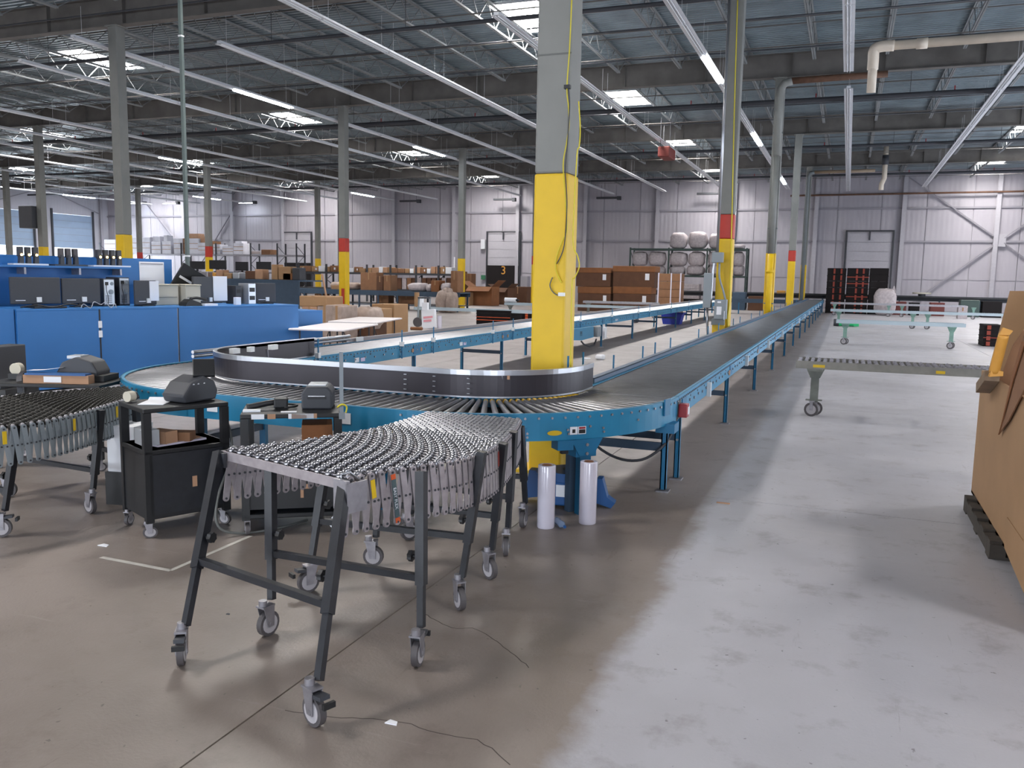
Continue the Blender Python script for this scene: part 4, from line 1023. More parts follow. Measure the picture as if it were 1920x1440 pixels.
# ---- brown bulk bins two by two
YC = 44.0
def bin_box(lab, a, b, c, d, zb, lid):
    x0, x1, z0, z1 = sight_box(a, b, c, d, YC); z0 = zb
    t = thing('bulk_bin', lab, 'bin', ((x0+x1)/2, YC+.6, z0), 0, 'brown bulk bins stacked two by two'); w_ = (x1-x0)/2-.02; h = z1-z0
    bevel(MB().box((-w_, -.6, 0), (w_, .6, h*.72)).build('bin_wall', M_CARDD, t), .02)
    bevel(MB().box((-w_-.02, -.62, h*.72), (w_+.02, .62, h-.01)).build('bin_lid', M_BROWN, t), .03)
    MB().box((w_*.55, -.61, h*.35), (w_*.75, -.6, h*.65)).build('paper_label', M_PAPER, t)
    return z0+h
zb0 = bin_box('lower left brown cardboard bin of four before the back wall', 1082, 538, 1146, 582, 0, 0)
bin_box('lower right brown cardboard bin of four before the back wall', 1148, 538, 1222, 582, 0, 0)
bin_box('upper left brown cardboard bin of four before the back wall', 1079, 502, 1146, 538, zb0, 0)
bin_box('upper right brown cardboard bin with white label, stacked on another', 1148, 499, 1229, 538, zb0, 0)
x0, x1, z0, z1 = sight_box(1233, 513, 1277, 574, 42)
t = thing('wrapped_stack', 'film wrapped stack of tan cartons right of the brown bins', 'pallet load', ((x0+x1)/2, 42.5, 0))
w_ = (x1-x0)/2
for i in range(5): bevel(MB().box((-w_, -.5, .1+i*(z1-.1)/5), (w_, .5, .1+(i+1)*(z1-.1)/5-.01)).build('carton_layer', M_CARD, t), .02)
MB().box((-w_, -.5, 0), (w_, .5, .1)).build('pallet', M_WOODW, t)
for q in (-w_, w_*.15, w_): MB().box((q-.03, -.53, .1), (q+.03, -.5, z1+.02)).build('film_edge', M_FILM, t)
# ---- skate conveyors on wheeled stands
def skate_line(label, pa, pb, z, Y, width, stands, m_leg, m_rail, near=False, wheelc=None, stand_z=0):
    a, b = ony(pa, 600, Y).x, ony(pb, 600, Y).x
    t = thing('skate_conveyor', label, 'conveyor', (a, Y, 0)); L = b-a
    for y in (0, width): MB().box((0, y-.003, z-.10), (L, y+.003, z-.005)).box((0, min(y, y+(.03 if y == 0 else -.03)), z-.10), (L, max(y, y+(.03 if y == 0 else -.03)), z-.095)).build('side_rail', m_rail, t)
    mb = MB(); n = int(L/.075); rows = 6
    for i in range(n):
        x = .04+i*.075
        for j in range(rows):
            if (i+j) % 2: continue
            y = .04+j*(width-.08)/(rows-1)
            mb.cyl((x, y-.008, z-.02), (x, y+.008, z-.02), .025, n=8 if near else 6, mi=0)
        if i % 2 == 0: mb.box((x-.004, 0, z-.025), (x+.004, width, z-.017), 0)
    tag(mb.build('skate_wheels', M_GALV if near else M_SKATE, t), kind='stuff')
    for i in range(0, max(2, int(L/.6))): MB().box((i*.6+.1, 0, z-.09), (i*.6+.13, width, z-.07)).build('cross_brace', m_rail, t)
    for s_ in stands:
        x = ony(s_, 600, Y).x-a; y = width/2
        MB().box((x-.05, y-.035, .18), (x+.05, y+.035, z-.1)).prism([(x-.12, z-.1), (x+.12, z-.1), (x+.06, z-.24), (x-.06, z-.24)], y-.04, y+.04, 'y').box((x-.10, y-.05, .2), (x+.10, y+.05, .21)).build('stand_post', m_leg, t)
        MB().box((x-.09, -.0, z-.13), (x+.09, width, z-.10)).build('stand_head', m_leg, t)
        for s2 in (-1, 1):
            mb = MB(); mb.cyl((0, -.018, .09), (0, .018, .09), .09, n=18, mi=0); mb.cyl((0, -.021, .09), (0, .021, .09), .062, n=14, mi=1); mb.box((-.02, -.028, .08), (.02, -.022, .2), 2); mb.box((-.02, .022, .08), (.02, .028, .2), 2); mb.box((-.03, -.03, .19), (.03, .03, .2), 2)
            mb.build('caster', [M_TIRE, M_HUB, M_GALV], t, (x+.02*s2, y+s2*.07, 0), .25*s2)
    return t
sa = skate_line('long grey skate wheel conveyor on a wheeled post, right foreground', 1497, 2010, .735, 11.25, .6, [1534, 1960], M_TEALD, M_SKG, True)
for q, w_ in ((1536, .07), (1765, .05)):
    x_ = ony(q, 680, 11.25).x-ony(1497, 600, 11.25).x
    MB().box((x_-w_, -.008, .655), (x_+w_, -.003, .69)).build('yellow_label', M_YTAG, sa)
skate_line('pale green skate conveyor on two wheeled posts, nearer of the far three', 1568, 1812, .70, 25.6, .4, [1586, 1788], M_TEAL, M_SKATE)
skate_line('longest bright skate conveyor at right, behind the pale green one', 1556, 1882, .69, 36.6, .4, [1572, 1712, 1740], M_TEAL, M_SKATE)
skate_line('farthest skate conveyor at right before the black crates', 1555, 1810, .70, 49.5, .4, [1563, 1665, 1690, 1825], M_TEAL, M_GALV)
skate_line('long grey skate conveyor crossing the middle of the hall', 776, 1040, .62, 26.6, .42, [783, 1020], M_TEALD, M_SKATE)
skate_line('skate conveyor behind the crossing one with a small white roll on it', 945, 1212, .66, 33.2, .42, [953, 1190], M_TEALD, M_SKATE)
skate_line('farthest crossing skate conveyor before the brown bins', 1092, 1232, .70, 38, .42, [1100, 1225], M_TEALD, M_GALV)
p = ony(957, 564, 33.3); t = thing('white_roll', 'small white bottle lying on the second crossing skate conveyor', 'bottle', (p.x, 33.4, .665))
MB().cyl((-.28, 0, .1), (.22, 0, .1), .1).build('roll_body', M_WHT, t); MB().cyl((.22, 0, .1), (.34, 0, .1), .05).build('cap', M_BPL, t)
# ---- black folded bulk containers
def crates(lab, px0, px1, py0, py1, n, dep, Y=None, marks=True, stripes=(), group=None, xcol=None, base=True):
    if Y is None: Y = onz((px0+px1)/2, py1).y
    x0, x1, z0, z1 = sight_box(px0, py0, px1, py1, Y); h = z1/n; w_ = (x1-x0)/2+(.05 if n == 7 else 0)
    for i in range(n):
        t = thing('folded_crate', '%s, %s from the floor' % (lab, rod(i)), 'crate', ((x0+x1)/2, Y+dep/2, i*h), 0, group)
        mb = MB(); mb.box((-w_, -dep/2, h*.02), (w_, dep/2, h)); mb.box((-w_-.01, -dep/2-.015, h*.72), (w_+.01, dep/2+.015, h*.9))
        for q in (-.9, 0, .9): mb.box((q*w_-.06*w_, -dep/2, 0), (q*w_+.06*w_, dep/2, h*.12))
        mb.build('crate_body', M_BULK, t)
        if i in stripes: MB().box((-w_, -dep/2-.022, h*.55), (w_, -dep/2-.001, h*.7)).build('orange_band', M_ORNG, t)
        if marks:
            for q in marks: MB().box((q*w_-.05, -dep/2-.03, h*.15), (q*w_+.05, -dep/2-.02, h*.9)).build('orange_latch', M_ORNG, t)
crates('folded black crate, mid hall left stack', 893, 957, 583, 615, 6, 1.1, marks=(), stripes=(2, 3), group='left stack of black folded crates')
crates('folded black crate with orange latches, mid hall right stack', 958, 999, 586, 611, 6, 1.0, marks=(-.2, .45), stripes=(0,), group='right stack of black folded crates')
M_ORD = mat('dull_orange_mark', (130, 50, 34), .7)
_o = M_ORNG; M_ORNG = M_ORD
crates('black crate, left tall stack by back wall', 1549, 1585.5, 503, 577, 7, 1.2, Y=52.6, marks=(-.25, .5), group='left tall crate stack')
crates('black crate, middle tall stack by back wall', 1586, 1628.5, 503, 577, 7, 1.2, Y=52.6, marks=(-.1, .5), stripes=(2, 4, 5), group='middle tall crate stack')
crates('plain black crate, right tall stack by back wall', 1629, 1665, 503, 577, 7, 1.2, Y=52.6, marks=(), group='right tall crate stack')
crates('black crate beyond the huge brown box', 1842, 1880, 610, 650, 4, .9, marks=(-.45,), stripes=(1,), group='black crates behind the brown gaylord box')
M_ORNG = _o
# ---- floor bits
t = thing('green_cylinder', 'bright green cylinder lying under the far skate conveyor', 'cylinder', tuple(onz(1580, 612)))
MB().cyl((-.15, 0, .13), (.42, 0, .13), .12, n=18).build('cylinder_body', M_GREEN, t); MB().cyl((-.35, 0, .15), (-.15, 0, .15), .14, n=18).build('dark_end', M_PIPE, t); MB().box((.42, -.1, .02), (.6, .1, .26)).build('end_block', M_GREEN, t)
t = thing('tub', 'deep blue plastic tub on the floor under the left conveyor', 'tub', tuple(onz(1258, 608)+Vector((0, .3, 0))))
MB().prism([(-.32, 0), (.32, 0), (.42, .42), (-.42, .42)], -.3, .3, 'y').build('tub_body', M_DBLUE, t); bevel(MB().box((-.46, -.34, .40), (.46, .34, .46)).build('rim', M_DBLUE, t), .01)
t = thing('plastic_heap', 'crumpled white plastic on the floor inside the loop', 'plastic sheet', tuple(onz(1123, 675)+Vector((0, .1, 0))))
put(sack_mesh(5, .20, .16, .11, M_WHT), 'crumple', t, (0, 0, 0)); put(sack_mesh(9, .2, .12, .02, M_WHT), 'loose_corner', t, (-.32, .02, 0))
t = thing('waste_bag', 'tall white bag of waste before the black crates', 'bag', (ony(1658, 579, 51.5).x, 51.5, 0))
put(sack_mesh(11, 1.15, .9, 1.45, M_SACK), 'bag_body', t); MB().prism([(.2, 1.2), (.55, 1.25), (.42, 1.65)], -.1, .1, 'y').build('bag_corner', M_SACK, t)
carton('carton', 'small white carton under the far end of the farthest skate conveyor', 'box', 1795, 574, 1815, 598, None, .5, M_SACK)
# rear cross conveyor
YQ = 54.5
t = thing('belt_conveyor', 'dark cross conveyor running along the back wall', 'conveyor', (-12, YQ, 0))
for z in (1.08, .82): MB().box((0, -.03, z-.035), (21.5, .03, z)).build('side_rail', M_PIPE, t)
MB().box((0, 0, .98), (21.5, .6, 1.02)).build('belt', M_BPL, t); MB().box((0, .6, .8), (21.5, .64, 1.08)).build('side_rail', M_PIPE, t)
for i in range(11): MB().box((i*2.1+.1, -.03, 0), (i*2.1+.18, .03, .84)).build('leg', M_DKB, t)
t = thing('belt_conveyor', 'short blue transfer conveyor joining the loop ends at the back', 'conveyor', (-6.9, 47, 0))
MB().box((0, 0, .6), (4.6, .06, .8)).build('side_rail', M_DKB, t); MB().box((0, .1, .72), (4.6, .9, .76)).build('belt', M_DKGR, t); MB().box((0, .9, .6), (4.6, .96, .8)).build('side_rail', M_DKB, t)
for i in range(4): MB().box((i*1.4+.1, 0, 0), (i*1.4+.16, .06, .6)).build('leg', M_BLUED, t)
for i, (a, b, c, d, nm) in enumerate(((1672, 566, 1700, 577, 'red'), (1705, 568, 1725, 577, 'black'), (1744, 568, 1772, 577, 'red'), (1800, 563, 1838, 577, 'green grey'), (1842, 566, 1880, 577, 'black'), (1372, 548, 1398, 572, 'blue'), (1402, 556, 1434, 573, 'brown'), (1456, 545, 1472, 553, 'amber'))):
    carton('parts_tote', '%s tote low under the rear cross conveyor, %s from the left of its side' % (nm, rod(i)), 'tote', a, b, c, d, 53.2 if i != 7 else 54.6, .8, {'red': M_DRED, 'black': M_BULK, 'green grey': M_RACKG, 'blue': M_DKB, 'brown': M_CARDD, 'amber': M_TAN}[nm], tape=False, zbase=0 if i != 7 else 1.02)
t = thing('stool', 'small pale round seat on top of the rear cross conveyor', 'stool', (ony(1728, 556, 54.8).x, 54.8, 1.02))
MB().cyl((0, 0, .18), (0, 0, .26), .5, n=18).build('seat', M_BEIGE, t); MB().cyl((0, 0, 0), (0, 0, .18), .2, n=10).build('base', M_PIPE, t)

# ---- middle conveyor tables with cartons
p = onz(673, 579); YT = p.y; zt = ony(700, 545, YT).z; xa_ = ony(535, 560, YT).x; xb2 = ony(862, 560, YT).x
t = thing('sorting_table', 'long slate blue sorting table across the middle of the hall', 'table', (xa_, YT, 0)); L = xb2-xa_
MB().box((0, 0, zt-.05), (L, 1.2, zt)).build('table_top', M_DKB, t); MB().box((0, -.02, zt-.22), (L, .02, zt+.02)).build('side_rail', M_DKB, t); MB().box((0, 1.18, zt-.22), (L, 1.22, zt+.02)).build('side_rail', M_DKB, t)
for i in range(10):
    for y in (0, 1.15): MB().box((.1+i*L/9.2-.04, y-.03, 0), (.1+i*L/9.2+.04, y+.03, zt-.05)).build('leg', M_DKB, t)
MB().box((0, 0, .22), (L, .04, .27)).build('lower_bar', M_DKB, t)
MB().box((0, .1, .28), (L, 1.1, .31)).build('lower_shelf', M_DKGR, t)
cl_ = [(621, 535, 645, 543, M_CARDL), (676, 511, 706, 543, M_CARD), (706, 518, 718, 543, M_CARDD), (719, 516, 732, 543, M_CARD), (808, 526, 823, 543, M_BROWN), (845, 508, 858, 543, M_CARD)]
for i, (a, b, c, d, m_) in enumerate(cl_): carton('carton', 'brown carton standing on the slate sorting table, %s from the left' % rod(i), 'box', a, b, c, d, YT+.1, .7, m_, 'cartons on the sorting table', zbase=zt)
for i, (a, b, c, d) in enumerate(((616, 529, 640, 545), (645, 530, 668, 545), (762, 531, 796, 545), (797, 533, 808, 545), (824, 531, 845, 545))):
    sack('loose pale bag lying on the slate sorting table, %s from the left' % rod(i), a, b, c, d, YT+.1, .7, M_SACK if i > 1 else M_SACKB, 'bags on the sorting table', 'bag', zb=zt)
for i, (a, b, c, d) in enumerate(((590, 551, 606, 573), (705, 549, 728, 565), (745, 553, 778, 569), (630, 555, 640, 573))):
    carton('carton', 'brown carton on the shelf below the sorting table, %s of four' % rod(i), 'box', a, b, c, d, YT+.3, .6, M_CARD, 'cartons below the sorting table', zbase=.31)
for i, (a, b, c, d) in enumerate(((815, 545, 837, 569), (832, 548, 850, 568), (825, 540, 840, 556))):
    sack('tan bag heaped on the floor before the sorting table, %s of the heap' % rod(i), a, b, c, d, YT-1.2 if i < 2 else YT-.9, .7, M_SACKB, 'heap of tan bags', 'bag', zb=0)
# shelving behind with many cartons
YS = 48.0
zs = ony(750, 512, YS).z; xs2 = [ony(p_, 500, YS).x for p_ in (560, 612, 640, 688, 732, 780, 822, 860)]
rack('low dark shelving full of small cartons before the back wall', xs2, YS, .8, [zs*.45, zs], ony(750, 497, YS).z, M_PIPE)
xc = 562; i = 0
rr = random.Random(3)
while xc < 846:
    w_ = rr.choice((8, 9, 11, 13)); top = 504-rr.random()*4+(xc < 640)*-3
    carton('carton', 'small carton on the low shelving before the back wall, %s from the left' % rod(i), 'box', xc, top, xc+w_-1, 512, YS+.05, .6, rr.choice((M_CARD, M_CARDL, M_CARDT, M_CARDL, M_WHT)), 'cartons on the low shelving', zbase=zs, tape=False, sheet=rr.random() < .4)
    xc += w_; i += 1
for k in range(12):
    a = 735+k*9.3
    carton('carton', 'carton on the lower shelf of the low shelving, %s from the left' % rod(k), 'box', a, 521, a+8, 530, YS+.05, .6, rr.choice((M_CARDD, M_CARD, M_CARDD, M_SACK)), 'cartons on the lower shelf', zbase=zs*.45, tape=False)
# big open cartons right of the sorting table
carton('carton', 'tall narrow brown carton standing left of the grey and yellow column', 'box', 847, 509, 868, 568, None, .7, M_CARD)
carton('carton', 'tall brown carton leaning behind the grey and yellow column', 'box', 869, 513, 884, 570, None, .7, M_CARD)
carton('carton', 'large open brown carton with raised flaps right of the column', 'box', 878, 538, 922, 573, None, 1.2, M_BROWN, flaps=True)
carton('carton', 'dark brown open carton beside the large open one', 'box', 923, 540, 952, 571, None, 1.2, M_CARDD, flaps=True)
carton('carton', 'dark brown closed carton at the end of the open cartons', 'box', 953, 538, 988, 570, None, 1.2, M_CARDD)
carton('carton', 'small tan carton at the foot of the grey and yellow column', 'box', 872, 548, 880, 573, None, .6, M_CARDL)
carton('post_block', 'pale grey guard block beside the black dock curtain', 'guard', 975, 518, 989, 575, 58, .6, M_WCOL, tape=False, zbase=0)
q = onz(857, 568); p = ony(852, 509, q.y+.3); MBp = MB().cyl((0, 0, 0), (0, 0, .95), .05, n=8).build('white_pole', M_WHT, None, (p.x, p.y, p.z-.02)); tag(MBp, 'white pole standing on a tall brown carton near the column', 'pole')
# ---- far left rack with wrapped cartons
YL = 56.5
zl = ony(330, 476, YL).z; xs3 = [ony(p_, 480, YL).x for p_ in (188, 262, 340, 405, 470, 520, 556)]
rack('long pallet rack of wrapped white cartons at far left', xs3, YL, 1.1, [zl], zl+.9, M_DKGR, beam_m=M_GALV)
bx_ = [(196, 449, 216, 'w'), (248, 446, 260, 'w'), (263, 445, 281, 'w'), (284, 453, 301, 'w'), (304, 452, 320, 'w'), (326, 447, 342, 'w'), (344, 447, 349, 'c'), (350, 447, 371, 'w'), (372, 455, 388, 'w'), (389, 452, 399, 'c'), (400, 458, 412, 'w'), (417, 462, 437, 'w'), (438, 456, 456, 'w'), (470, 470, 488, 'w'), (490, 468, 507, 'c')]
M_WRAP = mat('wrapped_white', (206, 206, 216), .35, noise=.15, nscale=2)
for i, (a, b, c, k) in enumerate(bx_):
    t = carton('wrapped_load', 'film wrapped pale load on the far left rack, %s from the left' % rod(i), 'carton load', a, b, c, 476, YL+.05, 1.0, M_WRAP if k == 'w' else M_CARD, 'wrapped loads on the far left rack', zbase=zl, tape=False)
    h_ = ony(a, b, YL).z-zl; w2 = (ony(c, b, YL).x-ony(a, b, YL).x)/2
    for q in (.33, .66): MB().box((-w2-.003, -.506, h_*q), (w2+.003, -.5, h_*q+.04)).build('carton_seam', M_CARDL if k == 'w' else M_CARDD, t)
for i, (a, b, c, d) in enumerate(((286, 443, 300, 453), (307, 441, 313, 452), (352, 438, 372, 447), (376, 443, 386, 455), (441, 452, 453, 457))):
    zb3 = ony(a, d, YL).z
    carton('carton', 'smaller carton riding on a wrapped load of the far left rack, %s of five' % rod(i), 'box', a, b, c, d, YL+.2, .7, M_WRAP if i in (0, 1, 4) else M_CARDT, 'cartons riding on the wrapped loads', tape=False)
# desks with monitors below that rack
YD = 24.0
zd = ony(450, 523, YD).z; xs4 = ony(343, 520, YD).x; xs5 = ony(560, 520, YD).x
t = thing('work_bench', 'second packing bench row cluttered with monitors behind the blue bench', 'bench', (xs4, YD, 0)); L = xs5-xs4
MB().box((0, 0, zd-.05), (L, 1.4, zd)).build('bench_top', M_DKB, t); MB().box((0, .02, 0), (L, .05, zd-.05)).build('front_panel', M_DKB, t)
zs5 = ony(450, 510, YD+.9).z
MB().box((0, .9, zs5-.03), (L, 1.3, zs5)).build('riser_shelf', M_DKGR, t)
for i in range(6): MB().box((.05+i*(L-.1)/5-.02, .95, zd), (.05+i*(L-.1)/5+.02, .99, zs5)).build('riser_post', M_DKGR, t)
def monitor(label, x0, x1, z0, z1, Y, zb, par=None, rz=0, group=None, tilt=0, m_=None):
    t = thing('monitor', label, 'monitor', ((x0+x1)/2, Y, zb), rz, group); w_ = (x1-x0)/2; h = z1-z0
    o = bevel(MB().box((-w_, -.02, 0), (w_, .02, h)).build('casing', M_BPL, t, (0, 0, z0-zb)), .008); MB().box((-w_+.02, -.022, .035), (w_-.02, -.019, h-.02)).build('screen', m_ or M_SCREEN, o)
    MB().box((-.03, .0, 0), (.03, .05, z0-zb+.08)).box((-.12, -.08, 0), (.12, .1, .015)).build('stand', M_BPL, t)
    return t
for i, (a, b, c, d) in enumerate(((354, 490, 384, 507), (393, 488, 424, 507), (442, 491, 465, 510), (481, 491, 508, 508))):
    q0, q1 = ony(a, d, YD+1.05), ony(c, b, YD+1.05)
    monitor('black monitor on the second bench riser, %s from the left' % rod(i), q0.x, q1.x, q0.z+.05, q1.z, YD+1.05, zs5, group='monitors on the second bench')
for i, (a, b, c, d, m_) in enumerate(((375, 509, 389, 520, M_GALV), (398, 511, 404, 521, M_TAN), (405, 506, 417, 519, M_CARDT), (420, 512, 434, 521, M_CARDL), (436, 511, 448, 520, M_SILV), (460, 508, 478, 523, M_CARDD), (478, 505, 492, 520, M_CARDT), (509, 496, 520, 520, M_CARDL), (522, 500, 545, 522, M_CARDL), (530, 512, 548, 523, M_BROWN), (548, 502, 562, 523, M_DKGR))):
    carton('carton', 'small box among the clutter on the second bench, %s from the left' % rod(i), 'box', a, b, c, d+1, YD+.15, .35, m_, 'boxes on the second bench', zbase=zd, tape=False)
# leaning stick
a, b = onz(624, 585, .6), ony(604, 514, onz(624, 585, .6).y+.2)
tag(MB().bar(a-Vector((0, 0, .6)), b, .04, .04).build('wooden_stick', M_CARDT), 'pale wooden stick leaning upright behind the wrapped boxes', 'stick')
# blue low desk & wrapped cartons beside bench
x = 0
YG = 16.6
for i, (a, b, c, d, m_) in enumerate(((566, 575, 594, 604, M_CARDT), (561, 556, 612, 575, M_CARDL), (595, 572, 622, 604, M_SACKB), (622, 574, 640, 604, M_SACKB))):
    z_b = 0 if i != 1 else ony(580, 575, YG).z
    carton('carton', ['tan taped carton behind the end of the blue bench', 'long pale carton lying over the taped ones by the bench end', 'film wrapped bundle beside the tan taped carton', 'narrow wrapped bundle nearest the red banded column'][i], 'box', a, b, c, d, YG, .7, m_, zbase=z_b)
sack('grey plastic bag heap behind the white tables', 652, 577, 695, 604, 17.6, .8, M_SACKB, cat='bag', zb=.25)
carton('carton', 'brown carton under the grey plastic bag heap', 'box', 650, 600, 694, 620, 17.6, .8, M_CARDD, zbase=0)
carton('carton', 'tall light brown carton right behind the white tables', 'box', 697, 571, 739, 634, None, .8, M_CARDL, flaps=False)
carton('carton', 'wide light brown carton beside the tall one behind the tables', 'box', 669, 579, 711, 637, None, .7, M_CARDL)
carton('carton', 'pale carton low under the white tables, left', 'box', 637, 618, 668, 640, None, .5, M_CARDT)
# white folding tables
for i, (cx0, cy0, lab) in enumerate(((-8.95, 13.75, 'near white folding table beside the blue bench end'), (-9.75, 16.2, 'farther white folding table reaching toward the hall centre'))):
    t = thing('folding_table', lab, 'table', (cx0, cy0, 0), PI/2+.245, 'white folding tables')
    bevel(MB().box((-1.05, -.52, .70), (1.05, .52, .735)).build('table_top', M_WTAB, t), .015)
    for x in (-.8, .8):
        for y in (-.4, .4): MB().cyl((x, y, 0), (x, y, .70), .016, n=8).build('leg', M_DKGR, t)
        MB().cyl((x, -.4, .3), (x, .4, .3), .012, n=6).cyl((x, 0, .3), (x*.4, 0, .70), .010, n=6).build('brace', M_DKGR, t)
# hand truck with foam blocks
p = onz(783, 613)
t = thing('hand_truck', 'grey hand truck with one dark wheel showing', 'hand truck', tuple(p))
MB().cyl((0, -.03, .16), (0, .03, .16), .16, n=18).build('wheel', M_TIRE, t); MB().cyl((0, 0, .16), (.02, .05, 1.0), .03, n=8).build('frame_tube', M_GBOX, t); MB().cyl((.28, .35, .02), (.28, .35, 1.0), .03, n=8).build('frame_tube', M_GBOX, t); MB().box((0, 0, .95), (.3, .4, 1.0)).build('handle', M_PIPE, t)
a = onz(805, 616)
t = thing('foam_slab', 'white box with pink print leaning beside the hand truck', 'box', tuple(a))
o = bevel(MB().box((-.24, -.05, 0), (.24, .09, .62)).build('slab_body', M_WHT, t), .01); o.rotation_euler = (-.1, -.12, 0)
q = MB().box((-.17, -.056, .33), (.17, -.05, .40)).box((-.17, -.056, .22), (.12, -.05, .29)).build('pink_print', mat('pink_print', (220, 150, 160), .7), t); q.rotation_euler = (-.1, -.12, 0)
MB().box((-.28, 0, .6), (-.08, .12, .84)).build('foam_end', M_WHT, t)
p = onz(824, 616); tag(MB().cyl((0, 0, 0), (0, 0, .42), .075, n=16).build('film_roll', M_FILM, None, tuple(p)), 'small white film roll upright right of the leaning white box', 'film roll')
p = onz(781, 619); tag(MB().cyl((-.2, 0, .05), (.2, 0, .05), .05, n=12).build('card_tube', M_BROWN, None, tuple(p)), 'brown card tube lying before the hand truck', 'tube')
for i, (x_, w2, h2, m_) in enumerate(((781, .09, .5, M_CARDL), (789, .10, .35, M_WHT))):
    q = ony(x_, 570, 26.8); tag(MB().cyl((0, 0, 0), (0, 0, h2), w2, n=12).build('small_roll', m_, None, (q.x, 26.82, .625)), ['tan roll', 'white roll'][i]+' standing at the left end of the crossing skate conveyor', 'roll')
# ================================================================== blue packing bench (left)
BO = Vector((-10.46, 8.3, 0)); BA = math.atan2(.961, .277)
bt = thing('packing_bench', 'long blue packing bench with riser panel at left', 'bench', tuple(BO), BA)
BT = 1.15; BD = 1.25; BL = 4.74
for i, (a, b) in enumerate(((0, 1.13), (1.14, 2.38), (2.39, BL))):
    bevel(MB().box((a+.004, 0, .02), (b-.004, .03, BT-.03)).build('front_panel', M_BENCH, bt), .004)
bevel(MB().box((0, 0, BT-.03), (BL, BD, BT)).build('bench_top', M_BENCH, bt), .004)
MB().box((0, .03, .02), (.03, BD, BT-.03)).build('end_panel', M_BENCH, bt); MB().box((BL-.03, .03, .02), (BL, BD, BT-.03)).build('end_panel', M_BENCH, bt)
MB().box((-.9, BD, .02), (3.05, BD+.03, 1.90)).build('riser_panel', M_BENCH, bt)
MB().box((-2.4, .03, .02), (-.02, .06, 1.13)).build('return_panel', M_BENCH, bt)
MB().box((-2.4, .03, 1.13), (-.02, BD, 1.15)).build('return_top', M_BENCH, bt)
MB().box((-2.4, BD, .02), (-.9, BD+.03, 1.88)).build('riser_panel', M_BENCH, bt)
MB().box((-2.4, .80, 1.72), (2.10, BD, 1.75)).build('riser_shelf', M_BENCH, bt)
for x in (-.6, .55, 1.35, 2.0): MB().box((x, 1.0, 1.62), (x+.03, BD, 1.72)).build('shelf_bracket', M_GALV, bt)
MB().box((1.125, -.004, 0), (1.145, 0, BT-.02)).build('seam_strip', M_BPL, bt); MB().box((2.378, -.004, 0), (2.392, 0, BT-.02)).build('seam_strip', M_BPL, bt)
MB().box((1.11, -.007, .86), (1.165, -.004, .96)).box((1.11, -.007, .72), (1.165, -.004, .82)).build('white_tag', M_PAPER, bt)
MB().tube(smooth([(.86, -.02, BT+.0), (.9, -.02, BT+.06), (1.0, -.02, BT-.0), (1.05, -.02, BT+.09), (1.15, -.02, BT+.05), (1.22, -.02, BT+.08), (1.3, -.02, BT+.0), (1.36, -.02, BT+.06), (1.38, -.02, BT)], 4), .006, 6).build('wire_hook', M_LTALU, bt)
MB().box((2.46, BD-.008, 1.38), (2.90, BD-.002, 1.85)).box((2.48, BD-.012, 1.81), (2.88, BD-.008, 1.825), 1).build('pinned_sheet', [M_PAPER, M_GIRT], bt)
BM = Matrix.Translation(BO) @ Matrix.Rotation(BA, 4, 'Z')
def bw(u, v, z=BT): return tuple(BM @ Vector((u, v, z)))
def bmon(lab, u0, u1, v, z0, z1, rz=0, sheet=None):
    t = thing('monitor', lab, 'monitor', bw((u0+u1)/2, v), BA+rz); w_ = (u1-u0)/2
    o = bevel(MB().box((-w_, -.03, 0), (w_, .02, z1-z0)).build('casing', M_DKGR, t, (0, 0, z0-BT)), .012); MB().box((-w_+.03, .02, .03), (w_-.03, .022, z1-z0-.03)).build('screen', M_SCREEN, o)
    MB().box((-.03, .0, 0), (.03, .05, z0-BT+.1)).box((-.13, -.08, 0), (.13, .1, .015)).build('stand', M_BPL, t)
    MB().box((-w_+.06, -.034, .05), (-w_+.19, -.03, .06)).build('port_label', M_PAPER, t, (0, 0, z0-BT)); MB().box((0, -.06, .03), (.06, -.03, .1)).build('plug', M_CLAMP, t, (0, 0, z0-BT))
    if sheet: MB().box((sheet[0], -.045, sheet[2]), (sheet[1], -.033, sheet[3])).build('hanging_sheet', M_PAPER, t, (0, 0, z0-BT))
    return t
bmon('large black monitor back, leftmost on the blue bench', .10, .78, .42, 1.2, 1.58)
bmon('black monitor back beside the open computer tower', .80, 1.36, .42, 1.2, 1.57)
bmon('black monitor with a printed list hung on its side', 1.86, 2.28, .40, 1.17, 1.55, .25, (.06, .24, .06, .37))
bmon('black monitor with a curled white sheet over it, right', 3.0, 3.62, .62, 1.17, 1.62, .15, (.10, .40, .04, .46))
def tower(lab, u0, u1, v, h, dep=.42, face=M_SILV):
    t = thing('computer_tower', lab, 'computer', bw((u0+u1)/2, v), BA); w_ = (u1-u0)/2
    bevel(MB().box((-w_, 0, 0), (w_, dep, h)).build('case', M_DKGR, t), .006)
    MB().box((-w_+.012, -.004, .03), (w_-.012, 0, h-.015)).build('back_plate', face, t)
    MB().box((-w_+.03, -.007, h-.10), (-w_+.08, -.004, h-.05)).build('power_socket', M_BPL, t)
    MB().cyl((w_-.045, -.007, h-.075), (w_-.045, -.003, h-.075), .028, n=12).build('supply_fan', M_GBOX, t)
    MB().cyl((w_*.3, -.008, h*.52), (w_*.3, -.003, h*.52), .04, n=16).cyl((w_*.3, -.010, h*.52), (w_*.3, -.008, h*.52), .02, n=12).build('case_fan', M_GBOX, t)
    mb = MB()
    for k in range(6): mb.box((-w_+.03, -.006, .05+k*.022), (w_-.05, -.004, .058+k*.022))
    mb.build('slot_covers', M_BPL, t)
    MB().tube(smooth([(-w_+.05, -.01, h-.08), (-w_+.03, -.04, h*.6), (-w_+.06, -.03, h*.3), (-w_+.04, -.05, .01)], 4), .005, 6).build('cable', M_BPL, t)
tower('open backed silver computer tower, left of the two', 1.46, 1.64, .50, .42)
